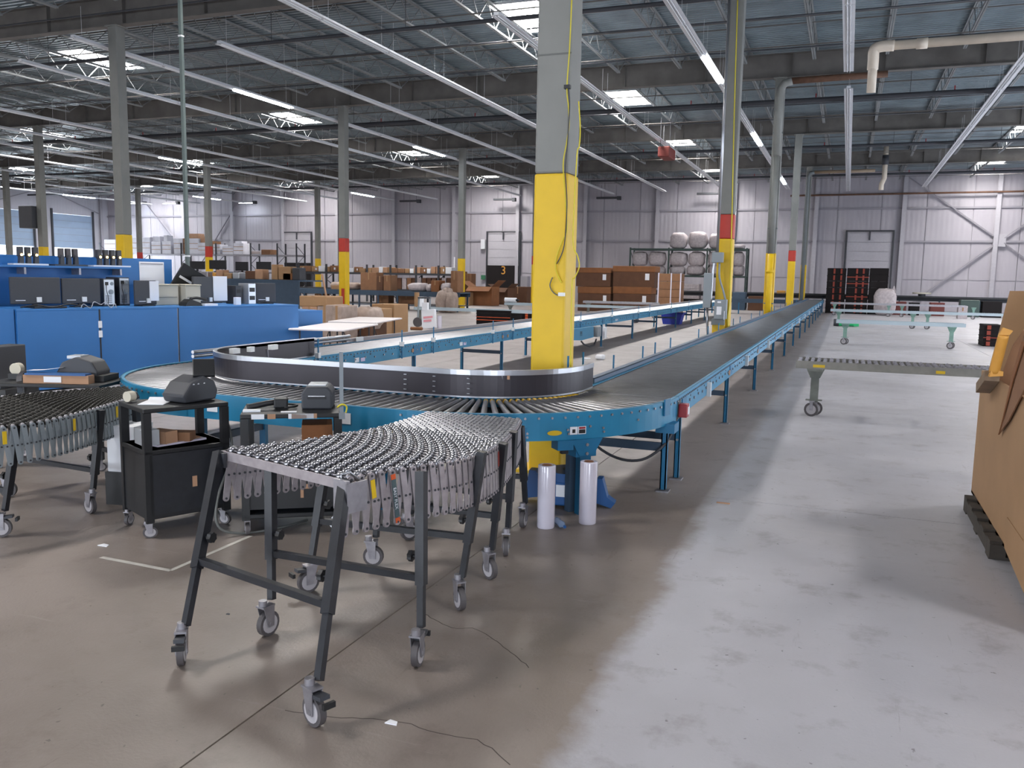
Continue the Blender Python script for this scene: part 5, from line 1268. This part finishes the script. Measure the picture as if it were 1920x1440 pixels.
tower('narrower computer tower with yellow plugs, right of the silver one', 1.76, 1.93, .60, .44, .4)
# beige boxes
for i, (u0, u1, v, h, lab) in enumerate(((2.32, 2.74, .55, .32, 'left beige office printer on the blue bench'), (2.80, 3.08, .45, .32, 'right beige office printer on the blue bench'))):
    t = thing('desk_printer', lab, 'printer', bw((u0+u1)/2, v), BA); w_ = (u1-u0)/2
    bevel(MB().box((-w_, 0, 0), (w_, .4, h)).build('printer_body', M_BEIGE, t), .012); bevel(MB().box((-w_-.01, -.01, h), (w_+.01, .41, h+.02)).build('lid', M_BEIGE, t), .006); MB().box((-w_+.03, -.003, h*.4), (w_-.03, 0, h*.42)).build('paper_slot', M_DKGR, t)
# open black case lid (slanted)
t = thing('monitor', 'tilted black monitor leaning behind the beige printers', 'monitor', bw(3.1, .95), BA)
o = MB().box((-.35, -.02, 0), (.35, .02, .5)).build('casing', M_BPL, t, (0, 0, .1)); o.rotation_euler = (.2, .5, 0)
q = MB().box((-.30, -.024, .25), (-.05, -.02, .29)).box((.0, -.024, .20), (.25, -.02, .24)).build('light_strip', M_PAPER, t, (0, 0, .1)); q.rotation_euler = (.2, .5, 0)
MB().box((-.1, -.1, 0), (.1, .1, .12)).build('stand', M_BPL, t)
# telephone / scanner in front
t = thing('telephone', 'black desk telephone lying before the beige printers', 'telephone', bw(2.72, .18), BA)
MB().prism([(-.15, 0), (.15, 0), (.12, .05), (-.05, .11), (-.12, .06)], -.1, .1, 'y').build('phone_base', M_BPL, t); MB().tube(smooth([(-.02, -.02, .11), (.08, -.02, .13), (.2, -.03, .11), (.27, -.04, .09)], 3), .022, 8).build('handset', M_BPL, t)
t = thing('paper_pad', 'white pad of paper at the bench edge by the telephone', 'paper', bw(3.02, .14), BA); MB().box((-.12, -.08, 0), (.12, .08, .035)).build('sheets', M_PAPER, t)
t = thing('keyboard', 'black keyboard with tangled cables at the left bench edge', 'keyboard', bw(.5, .16), BA)
bevel(MB().box((-.22, -.07, 0), (.22, .07, .03)).build('key_tray', M_BPL, t), .005); MB().tube(smooth([(-.4, -.05, .02), (-.2, -.1, .05), (0, -.11, .02), (.25, -.1, .06), (.45, -.09, .01)], 4), .01, 6).build('cable', M_BPL, t)
# cluster to the right on bench end
for i, (u0, u1, v, h, m_, lab) in enumerate(((3.86, 3.98, .6, .32, M_DKGR, 'slim grey computer case near the right bench end'), (4.05, 4.2, .5, .36, M_SILV, 'second silver computer case at the right bench end'), (3.62, 3.72, .25, .13, M_PAPER, 'small white paper box before the curled sheet monitor'))):
    t = thing('desk_case', lab, 'computer' if i < 2 else 'box', bw((u0+u1)/2, v), BA); w_ = (u1-u0)/2
    bevel(MB().box((-w_, 0, 0), (w_, .3 if i < 2 else .08, h)).build('case', m_, t), .006)
    if i < 2: MB().box((-w_+.02, -.003, h*.2), (w_-.02, 0, h*.4)).box((-w_+.02, -.003, h*.6), (w_-.02, 0, h*.8)).build('ports', M_BPL, t)
bmon('small black monitor at the far right end of the blue bench', 4.24, 4.62, .55, 1.17, 1.52, -.3)
# scanners in cradles on riser shelf
def scanner_set(lab, u, n, hot):
    for i in range(n):
        t = thing('hand_scanner', '%s, %s from the left' % (lab, rod(i)), 'scanner', bw(u+i*.105, .98, 1.775), BA, lab+' row')
        MB().prism([(-.03, 0), (.03, 0), (.028, .12), (-.02, .14)], -.045, .03, 'y').build('cradle', M_DKGR, t)
        bevel(MB().box((-.035, -.03, .10), (.035, .05, .24)).build('scanner_head', M_DKGR if n > 3 or hot else M_TIRE, t), .01)
        if hot: MB().cyl((0, -.05, .125), (0, -.04, .125), .018, n=10).build('lamp', M_GLOW, t)
    t = thing('charger_tray', 'white charging tray under the %s' % lab, 'tray', bw(u+(n-1)*.0525, .98, 1.75), BA)
    MB().box((-n*.055-.08, -.1, 0), (n*.055+.08, .1, .024)).build('tray', M_FIX if hot else M_DKGR, t)
scanner_set('black hand scanners with amber lights above the left monitor', .50, 3, True)
scanner_set('greyish hand scanners in the middle of the riser shelf', 1.08, 3, False)
scanner_set('black hand scanners with amber lights by the computer towers', 1.66, 4, True)
# low blue desk at the end
t = thing('low_desk', 'lower blue desk attached beyond the blue bench end', 'desk', bw(BL+.02, .92, 0), BA)
bevel(MB().box((0, 0, .0), (1.3, .03, .96)).build('front_panel', M_BENCH, t), .004); MB().box((0, 0, .96), (1.3, .8, .99)).build('desk_top', M_BENCH, t); MB().box((1.27, .03, 0), (1.3, .8, .96)).build('end_panel', M_BENCH, t)

# ================================================================== wheeled carts
def cart(label, c, ang, w_, d_, levels, cab, ht):
    t = thing('equipment_cart', label, 'cart', (c[0], c[1], 0), ang)
    for z in levels:
        bevel(MB().box((-w_/2, -d_/2, z-.03), (w_/2, d_/2, z)).build('shelf', M_BPL, t), .006)
    for x in (-1, 1):
        for y in (-1, 1): MB().box((x*(w_/2-.025)-.025, y*(d_/2-.02)-.02, .10), (x*(w_/2-.025)+.025, y*(d_/2-.02)+.02, ht-.03)).build('corner_post', M_BPL, t)
    if cab:
        bevel(MB().box((-w_/2+.01, -d_/2+.005, .12), (w_/2-.01, d_/2-.005, cab)).build('cabinet', M_BPL, t), .005)
        MB().box((-w_/2+.03, -d_/2, .15), (w_/2-.03, -d_/2+.006, cab-.03)).build('cabinet_door', M_BLK, t)
    for x in (-1, 1):
        for y in (-1, 1): put(CASTN, 'caster', t, (x*(w_/2-.03), y*(d_/2-.03), 0), rz=random.uniform(0, 3)).scale = (.75, .75, .62)
    return t
a1 = math.atan2(.9, .43); c1 = (-4.13, 4.40)
k1 = cart('black cart with closed cabinet, carrying a tilted label printer', c1, a1, .56, .44, (.84, .57), .57, .84)
M1 = Matrix.Translation((c1[0], c1[1], 0)) @ Matrix.Rotation(a1, 4, 'Z')
def w1(x, y, z): return tuple(M1 @ Vector((x, y, z)))
MB().box((.02, -.226, .30), (.05, -.22, .37)).build('tan_sticker', M_CARDT, k1)
t = thing('document_tray', 'glossy grey folder lying on the cabinet of the first cart', 'folder', w1(-.02, 0, .575), a1+.2); MB().box((-.18, -.12, 0), (.18, .12, .012)).build('cover', M_FILM, t); MB().box((.02, -.08, .012), (.16, .06, .02)).build('card_sheet', M_CARD, t)
t = thing('label_printer', 'dark rounded label printer with raised lid on the first cart', 'printer', w1(.10, -.03, .845), a1+.35)
bevel(MB().prism([(-.13, 0), (.13, 0), (.15, .06), (.12, .13), (.03, .17), (-.08, .13), (-.15, .05)], -.10, .10, 'y').build('printer_body', M_DKGR, t), .012)
o = bevel(MB().box((-.07, -.07, 0), (.07, .07, .025)).build('raised_lid', M_BPL, t, (.075, -.05, .205)), .005); o.rotation_euler = Vector((-.5, -.55, .67)).to_track_quat('Z', 'Y').to_euler(); MB().bar((.04, 0, .14), (.075, -.04, .2), .06, .02).build('hinge', M_BPL, t)
for q in (-.06, -.02, .03): MB().cyl((q, -.1, .115), (q, -.085, .12), .008, n=8).build('button', M_PAPER, t)
t = thing('tape_roll', 'pale tape roll on the corner of the first cart', 'tape', w1(-.24, .12, .845), 0); MB().cyl((0, -.025, .035), (0, .025, .035), .035, n=16).build('roll', M_BEIGE, t); MB().cyl((0, .025, .035), (0, .045, .035), .03, n=12).build('dispenser_end', M_DKGR, t)
t = thing('paper_sheet', 'curled white sheet under the label printer of the first cart', 'paper', w1(-.12, .0, .842), a1+.9); MB().prism([(-.1, 0), (.1, 0), (.13, .02), (.1, .004), (-.1, .004)], -.08, .08, 'y').build('sheet', M_PAPER, t)
for i, (x, m_) in enumerate(((-.20, M_SILV), (-.1, M_CARDT), (.02, M_CARD))):
    t = thing('loose_part', ['silver bracket', 'tan carton scrap', 'brown carton scrap'][i]+' between the shelves of the first cart', 'scrap', w1(x, -.05, .705-.12), a1+.4*i); MB().box((-.05, -.08, 0), (.05, .08, .10-.02*i)).build('scrap_body', m_, t)
MB().tube(smooth([(.27, -.15, .80), (.30, -.2, .6), (.27, -.25, .45), (.10, -.42, .25), (.08, -.46, .08), (.2, -.5, .015), (.45, -.55, .012), (.7, -.5, .012)], 5), .009, 6).build('power_cord', M_CABG, k1)
a2 = math.atan2(.56, .83); c2 = (-3.43, 4.74)
k2 = cart('black cart with open middle shelf and grey upright pole, carrying a printer', c2, a2, .64, .48, (.80, .50, .14), None, .80)
M2 = Matrix.Translation((c2[0], c2[1], 0)) @ Matrix.Rotation(a2, 4, 'Z')
def w2_(x, y, z): return tuple(M2 @ Vector((x, y, z)))
MB().box((-.31, -.23, .17), (.31, .23, .44)).build('cabinet', M_BPL, k2)
for x0, x1, m_ in ((-.25, -.17, M_PAPER), (-.15, -.10, M_CARDT), (-.02, .14, M_PAPER), (.0, .16, M_CARDT)): MB().box((x0, -.245, .768), (x1, -.241, .80)).build('edge_label', m_, k2)
MB().box((.305, -.24, 0.78), (.330, -.215, 1.20)).box((.300, -.245, .76), (.34, -.205, .80)).build('upright_pole', M_GBOX, k2)
MB().tube(smooth([(.29, -.25, .84), (.32, -.26, .86), (.35, -.24, .84), (.345, -.24, .80)], 4), .006, 6).build('yellow_strap', M_CABLE, k2)
MB().box((.05, -.236, .30), (.12, -.231, .33)).box((.05, -.236, .24), (.07, -.231, .30)).build('tan_sticker', M_CARDT, k2)
t = thing('label_printer', 'boxy dark label printer with white lid on the second cart', 'printer', w2_(.17, .04, .80), a2-.1)
bevel(MB().prism([(-.10, 0), (.10, 0), (.10, .12), (.07, .155), (-.07, .155), (-.10, .11)], -.12, .12, 'y').build('printer_body', M_DKGR, t), .012); bevel(MB().box((-.06, -.1, .152), (.06, .07, .165)).build('white_lid', M_SILV, t), .005); MB().box((-.06, -.125, .07), (.06, -.118, .085)).build('paper_slot', M_BPL, t); MB().box((-.055, -.126, .088), (.055, -.12, .093)).build('slot_edge', M_PAPER, t)
t = thing('hand_scanner', 'black hand scanner lying with its cable on the second cart', 'scanner', w2_(-.15, -.02, .80), a2)
MB().tube(smooth([(-.14, -.05, .02), (-.06, -.04, .035), (0, -.03, .045), (.06, 0, .05)], 4), .02, 8).build('grip', M_BPL, t); bevel(MB().box((.03, -.05, .01), (.12, .05, .075)).build('scanner_head', M_BPL, t), .01)
MB().tube(smooth([(-.1, .05, .01), (0, .1, .03), (.12, .08, .02), (.18, .0, .02), (.1, -.06, .015)], 4), .008, 6).build('cable', M_BPL, t); MB().box((-.16, -.13, .0), (-.05, -.07, .012)).build('tag', M_PAPER, t)
t = thing('paper_slip', 'small white slip on the front edge of the second cart', 'paper', w2_(-.02, -.17, .801), a2); MB().box((-.05, -.02, 0), (.05, .02, .003)).build('slip', M_PAPER, t)
t = thing('carton', 'small brown carton on the middle shelf of the second cart', 'box', w2_(.16, -.04, .50), a2); bevel(MB().box((-.10, -.12, 0), (.10, .12, .21)).build('box_body', M_BROWN, t), .004); MB().box((-.1, -.122, .1), (.1, -.12, .104)).build('box_seam', M_CARDD, t)
t = thing('paper_sheet', 'folded white sheet caught on the crossbars under the silver conveyor', 'paper', tuple(onz(632, 1000, .12))); MB().add([(-.07, 0, .06), (.06, .02, .06), (.02, 0, .16), (-.02, .01, 0)], [(0, 1, 2), (0, 3, 1)]).build('sheet', M_PAPER, t)
# third cart with printer and label roll
c3 = onz(72, 722, .72); a3 = .35
k3 = cart('black cart behind the dark flexible conveyor, cluttered with printer and papers', (c3.x, c3.y+.2), a3, 1.0, .55, (.74, .40), None, .74)
M3 = Matrix.Translation((c3.x, c3.y+.2, 0)) @ Matrix.Rotation(a3, 4, 'Z')
def w3(x, y, z): return tuple(M3 @ Vector((x, y, z)))
t = thing('label_printer', 'round grey label printer on the third cart at left', 'printer', w3(.20, .05, .745), a3)
bevel(MB().prism([(-.17, 0), (.17, 0), (.18, .08), (.13, .17), (0, .21), (-.13, .16), (-.18, .07)], -.12, .12, 'y').build('printer_body', M_DKGR, t), .015); MB().box((-.1, -.08, .19), (.02, .06, .215)).build('silver_lid', M_SILV, t); MB().box((-.2, -.13, 0), (.24, .14, .05)).build('base', M_BPL, t)
t = thing('paper_strip', 'curling white label strip falling over the third cart', 'paper', w3(-.15, -.12, .745), a3)
mb = MB(); P_ = smooth([(.25, .05, .12), (.1, 0, .10), (-.05, 0, .09), (-.12, 0, .04), (-.12, 0, -.10)], 4)
for i in range(len(P_)-1): mb.add([P_[i]+Vector((0, -.04, 0)), P_[i]+Vector((0, .04, 0)), P_[i+1]+Vector((0, .04, 0)), P_[i+1]+Vector((0, -.04, 0))], [(0, 1, 2, 3)], 0, True)
mb.build('strip', M_PAPER, t)
t = thing('carton', 'opened carton with blue folder on the third cart', 'box', w3(.1, -.17, .74), a3); MB().box((-.28, -.05, 0), (.28, .05, .07)).build('box_body', M_CARDT, t); MB().box((-.26, -.06, .07), (.26, .04, .085)).build('blue_folder', M_BLUEP, t); MB().box((-.1, -.055, .01), (.05, -.05, .06)).build('paper_label', M_PAPER, t)
t = thing('tape_dispenser', 'black tape dispenser with pale roll on the third cart', 'tape', w3(-.36, 0, .745), a3); MB().box((-.06, -.04, 0), (.06, .04, .05)).build('base', M_BPL, t); MB().cyl((0, -.03, .09), (0, .03, .09), .05, n=16).build('roll', M_BEIGE, t)
t = thing('computer_tower', 'dark computer case at the left edge behind the third cart', 'computer', tuple(onz(-8, 705, .6)+Vector((-.5, .5, -.6))), .2); bevel(MB().box((-.1, -.2, .4), (.1, .2, .86)).build('case', M_DKGR, t), .01); MB().box((-.2, -.25, 0), (.2, .25, .4)).build('stand_box', M_BPL, t)
p = onz(205, 895, .25); t = thing('carton', 'white carton standing behind the dark flexible conveyor legs', 'box', (p.x-.1, p.y+.3, 0), .2); bevel(MB().box((-.11, -.12, .24), (.11, .12, .58)).build('box_body', M_WHT, t), .005); MB().box((-.12, -.14, 0), (.12, .14, .24)).build('lower_box', M_BPL, t)
# ================================================================== dark flexible roller conveyor at left
right2 = [(-5.02, 3.05, .755), (-4.80, 3.45, .755), (-4.71, 3.85, .755), (-4.80, 4.3, .755), (-4.98, 4.80, .755), (-5.06, 5.0, .755)]
left2 = [(-6.35, 3.5, .755), (-6.10, 3.95, .755), (-5.92, 4.35, .755), (-5.80, 4.75, .755), (-5.62, 5.15, .755), (-5.52, 5.32, .755)]
M_DKW = mat('dark_wheel_rubber', (46, 44, 40), .55)
dt, dR, dL, dO = flex('flexible_conveyor', 'dark wheeled flexible conveyor curving in from the left edge', right2, left2, 40, 14, .024, (M_DKW, M_GBOX, M_BLK), .22)
leg_pair(dt, dO, (-5.80, 3.62, -5.80, 3.62, .73), (-4.92, 3.75, -4.80, 3.78, .73), .30, (1, 2.2), (False, True))
leg_pair(dt, dO, (-5.75, 4.45, -5.75, 4.50, .73), (-4.86, 4.38, -4.80, 4.42, .73), .30, (2, 4.5), (False, False))
leg_pair(dt, dO, (-5.50, 5.0, -5.5, 5.0, .73), (-4.82, 4.78, -4.92, 4.85, .73), .30, (1, .5), (True, False))
for i in (10, 19, 30):
    p = dR[i]; d = (dR[i+1]-dR[i]); a_ = math.atan2(d.y, d.x)-PI/2
    MB().box((.02, -.012, -.12), (.024, .012, -.04)).build('yellow_label', M_YTAG, dt, p, a_)
# ================================================================== stretch film rolls, strapping cart, bottle
def film_roll(lab, x, y, h, r):
    t = thing('film_roll', lab, 'film roll', (x, y, 0))
    MB().lathe([(r*.55, h-.004), (r*.6, h), (r*.97, h), (r, h-.006), (r, .006), (r*.97, 0), (0, 0)], 28).build('film', M_FILM, t)
    MB().lathe([(r*.55, .02), (r*.55, h+.002), (r*.48, h+.002), (r*.48, .02)], 20).lathe([(r*.48, .04), (0, .04)], 20).build('core', M_CORE, t)
film_roll('left white stretch film roll standing by the silver conveyor', -1.833, 5.39, .437, .061)
film_roll('right white stretch film roll standing under the conveyor curve', -1.60, 5.61, .441, .061)
t = thing('strapping_cart', 'blue plastic strapping dispenser behind the two film rolls', 'dispenser', (-1.88, 6.05, 0), .15)
bevel(MB().prism([(-.15, -.16), (.15, -.16), (.15, .14), (-.15, .14)], .02, .20, 'z').build('tray_body', M_BLUEP, t), .012)
MB().cyl((0, 0, .20), (0, 0, .265), .17, n=28).cyl((0, 0, .265), (0, 0, .27), .05, n=14, mi=1).build('reel', [M_BLUEP, M_DKB], t)
MB().box((-.07, -.166, .09), (.02, -.16, .18)).build('white_label', M_PAPER, t); MB().box((.02, -.17, .03), (.12, -.16, .12)).build('side_pocket', M_DKB, t)
MB().prism([(-.33, .03), (-.15, .06), (-.15, .12), (-.25, .25), (-.30, .25)], -.05, .05, 'y').build('left_arm', M_BLUEP, t)
MB().prism([(.15, .05), (.33, .0), (.36, .04), (.30, .08), (.26, .22), (.22, .22), (.18, .1)], -.05, .05, 'y').build('right_arm', M_BLUEP, t)
t = thing('plastic_bottle', 'clear crumpled plastic bottle on the floor between the film rolls', 'bottle', (-1.745, 5.44, 0), -.9)
t.scale = (.75, .75, .75)
MB().lathe([(0, -.1), (.03, -.1), (.034, -.06), (.028, -.02), (.034, .03), (.03, .06), (.013, .09), (.013, .11), (0, .11)], 14, 0, Matrix.Translation((0, 0, .034)) @ Matrix.Rotation(PI/2, 4, 'Y')).build('bottle', M_CLEAR, t); MB().cyl((.11, 0, .034), (.125, 0, .034), .015, n=10).build('cap', M_BLUEP, t)
t = thing('wood_chip', 'small tan wood splinter on the floor right of the conveyor legs', 'splinter', tuple(onz(1356, 944))); MB().box((-.05, -.008, 0), (.05, .008, .008)).build('splinter', M_CARDT, t)
# ================================================================== brown gaylord box at right
GX = 1.0
t = thing('gaylord_box', 'huge brown cardboard box on a dark pallet at the right edge', 'box', (GX, 7.38, 0))
H_ = 1.06; LY = 2.72
mb = MB(); k = .02
MB().box((0, -LY, .10), (k, 0, H_)).build('side_wall', M_CARDL, t); MB().box((k, -k, .10), (1.3, 0, H_)).build('far_wall', M_CARDL, t); MB().box((1.3, -LY, .10), (1.3+k, 0, H_)).build('side_wall', M_CARDL, t); MB().box((k, -LY, .10), (1.3, -LY+k, H_)).build('near_wall', M_CARD, t); MB().box((0, -LY, .1), (1.3, 0, .12)).build('floor_sheet', M_CARD, t)
# lower skirt that reaches the floor at the near end
MB().add([(-.005, -LY-.02, 0), (-.005, -1.55, .11), (-.005, -1.55, .3), (-.005, -LY-.02, .3), (.0, -LY-.02, 0), (.0, -1.55, .11), (.0, -1.55, .3), (.0, -LY-.02, .3)], [(0, 1, 2, 3), (7, 6, 5, 4), (0, 3, 7, 4), (0, 4, 5, 1), (3, 2, 6, 7)]).build('bottom_flap', M_CARDL, t)
# far upright liner sheet with slanted edge
q0, q1, q2 = onx(1838, 742, GX), onx(1888, 546, GX), onx(1940, 546, GX)
P_ = [(.0, q0.z-.0), (0.14, 1.67), (1.2, 1.70), (1.2, .9), (0, .9)]
MB().prism([(.03, 1.0), (.135, 1.67), (1.25, 1.69), (1.25, .95), (.03, .95)], -.05, -.035, 'y').build('liner_sheet', M_CARDL, t)
MB().prism([(.02, 1.0), (.10, 1.3), (.30, 1.68), (1.25, 1.69), (1.25, .95), (.02, .95)], -.60, -.585, 'y').build('liner_sheet', M_CARD, t)
# hanging dark inner flap folded over the side wall
a = [onx(p_[0], p_[1], GX-.02) for p_ in ((1925, 600), (1905, 690), (1888, 760), (1871, 815), (1890, 790), (1925, 720), (1940, 690))]
MB().add([(p_.x-GX, p_.y-7.38, p_.z) for p_ in a]+[(p_.x-GX+.008, p_.y-7.38, p_.z) for p_ in a], [tuple(range(7)), tuple(reversed(range(7, 14)))]+[(i, i+7, (i+1) % 7+7, (i+1) % 7) for i in range(7)]).build('folded_flap', M_CARD, t)
a = [onx(p_[0], p_[1], GX-.03) for p_ in ((1915, 640), (1898, 700), (1878, 790), (1872, 815), (1884, 770), (1900, 710), (1922, 640))]
MB().add([(p_.x-GX, p_.y-7.38, p_.z) for p_ in a]+[(p_.x-GX+.006, p_.y-7.38, p_.z) for p_ in a], [tuple(range(7)), tuple(reversed(range(7, 14)))]+[(i, i+7, (i+1) % 7+7, (i+1) % 7) for i in range(7)]).build('flap_edge', M_BROWN, t)
t = thing('pallet', 'dark wooden pallet corner sticking out under the huge brown box', 'pallet', (GX-.07, 5.9, 0))
for y in (0.02, .30, .58, .86, 1.14): MB().box((0, y, .10), (1.3, y+.14, .118)).build('deck_board', M_WOODW, t)
for x in (0, .6, 1.2): MB().box((x, 0, .02), (x+.09, 1.28, .10)).build('stringer', M_WOODW, t)
for y in (0.02, .58, 1.14): MB().box((0, y, 0), (1.3, y+.14, .02)).build('bottom_board', M_WOODW, t)
t = thing('mailer_tube', 'orange tan padded mailer roll leaning on the huge brown box', 'mailer', (0, 0, 0))
p0, p1 = onx(1864, 698, GX-.045), onx(1882, 628, GX-.02)
mb = MB(); mb.tube(smooth([p0, p0.lerp(p1, .3), p0.lerp(p1, .7), p1], 3), .034, 10); mb.build('roll', M_TAN, t)
d = (p1-p0).normalized()
MB().prism([(-.03, 0), (.03, 0), (.05, .03), (-.01, .05)], -.02, .02, 'y', 0, Matrix.Translation(p1)).build('torn_end', M_TAN, t)
MB().prism([(-.03, -.03), (.05, -.02), (.05, .01), (-.02, .02)], -.03, .03, 'y', 0, Matrix.Translation(p0)).build('torn_end', M_TAN, t)
p0, p1 = onx(1843, 728, GX-.05), onx(1860, 705, GX-.05)
t = thing('wood_block', 'grey brown wooden block end below the orange mailer roll', 'block', (0, 0, 0)); MB().bar(p0, p1, .09, .07).build('block', mat('weathered_wood', (128, 108, 88), .8, noise=.2, nscale=12), t)

# ---- small litter on the floor
for i, (px, py, l, m_, lab) in enumerate(((195, 1023, .07, M_PAPER, 'small white paper scrap on the floor near the faded tape'), (735, 1356, .05, M_PAPER, 'tiny white scrap by the front crack of the floor'), (428, 1152, .02, M_PIPE, 'dark pebble on the floor under the silver conveyor'), (1128, 668+9, .06, M_WHT, 'small white crumb beside the crumpled plastic'))):
    tag(MB().prism([(-l/2, -l/4), (l/2, -l/5), (l/3, l/4), (-l/3, l/3)], 0, .004).build('litter_scrap', m_, None, tuple(onz(px, py))), lab, 'scrap')
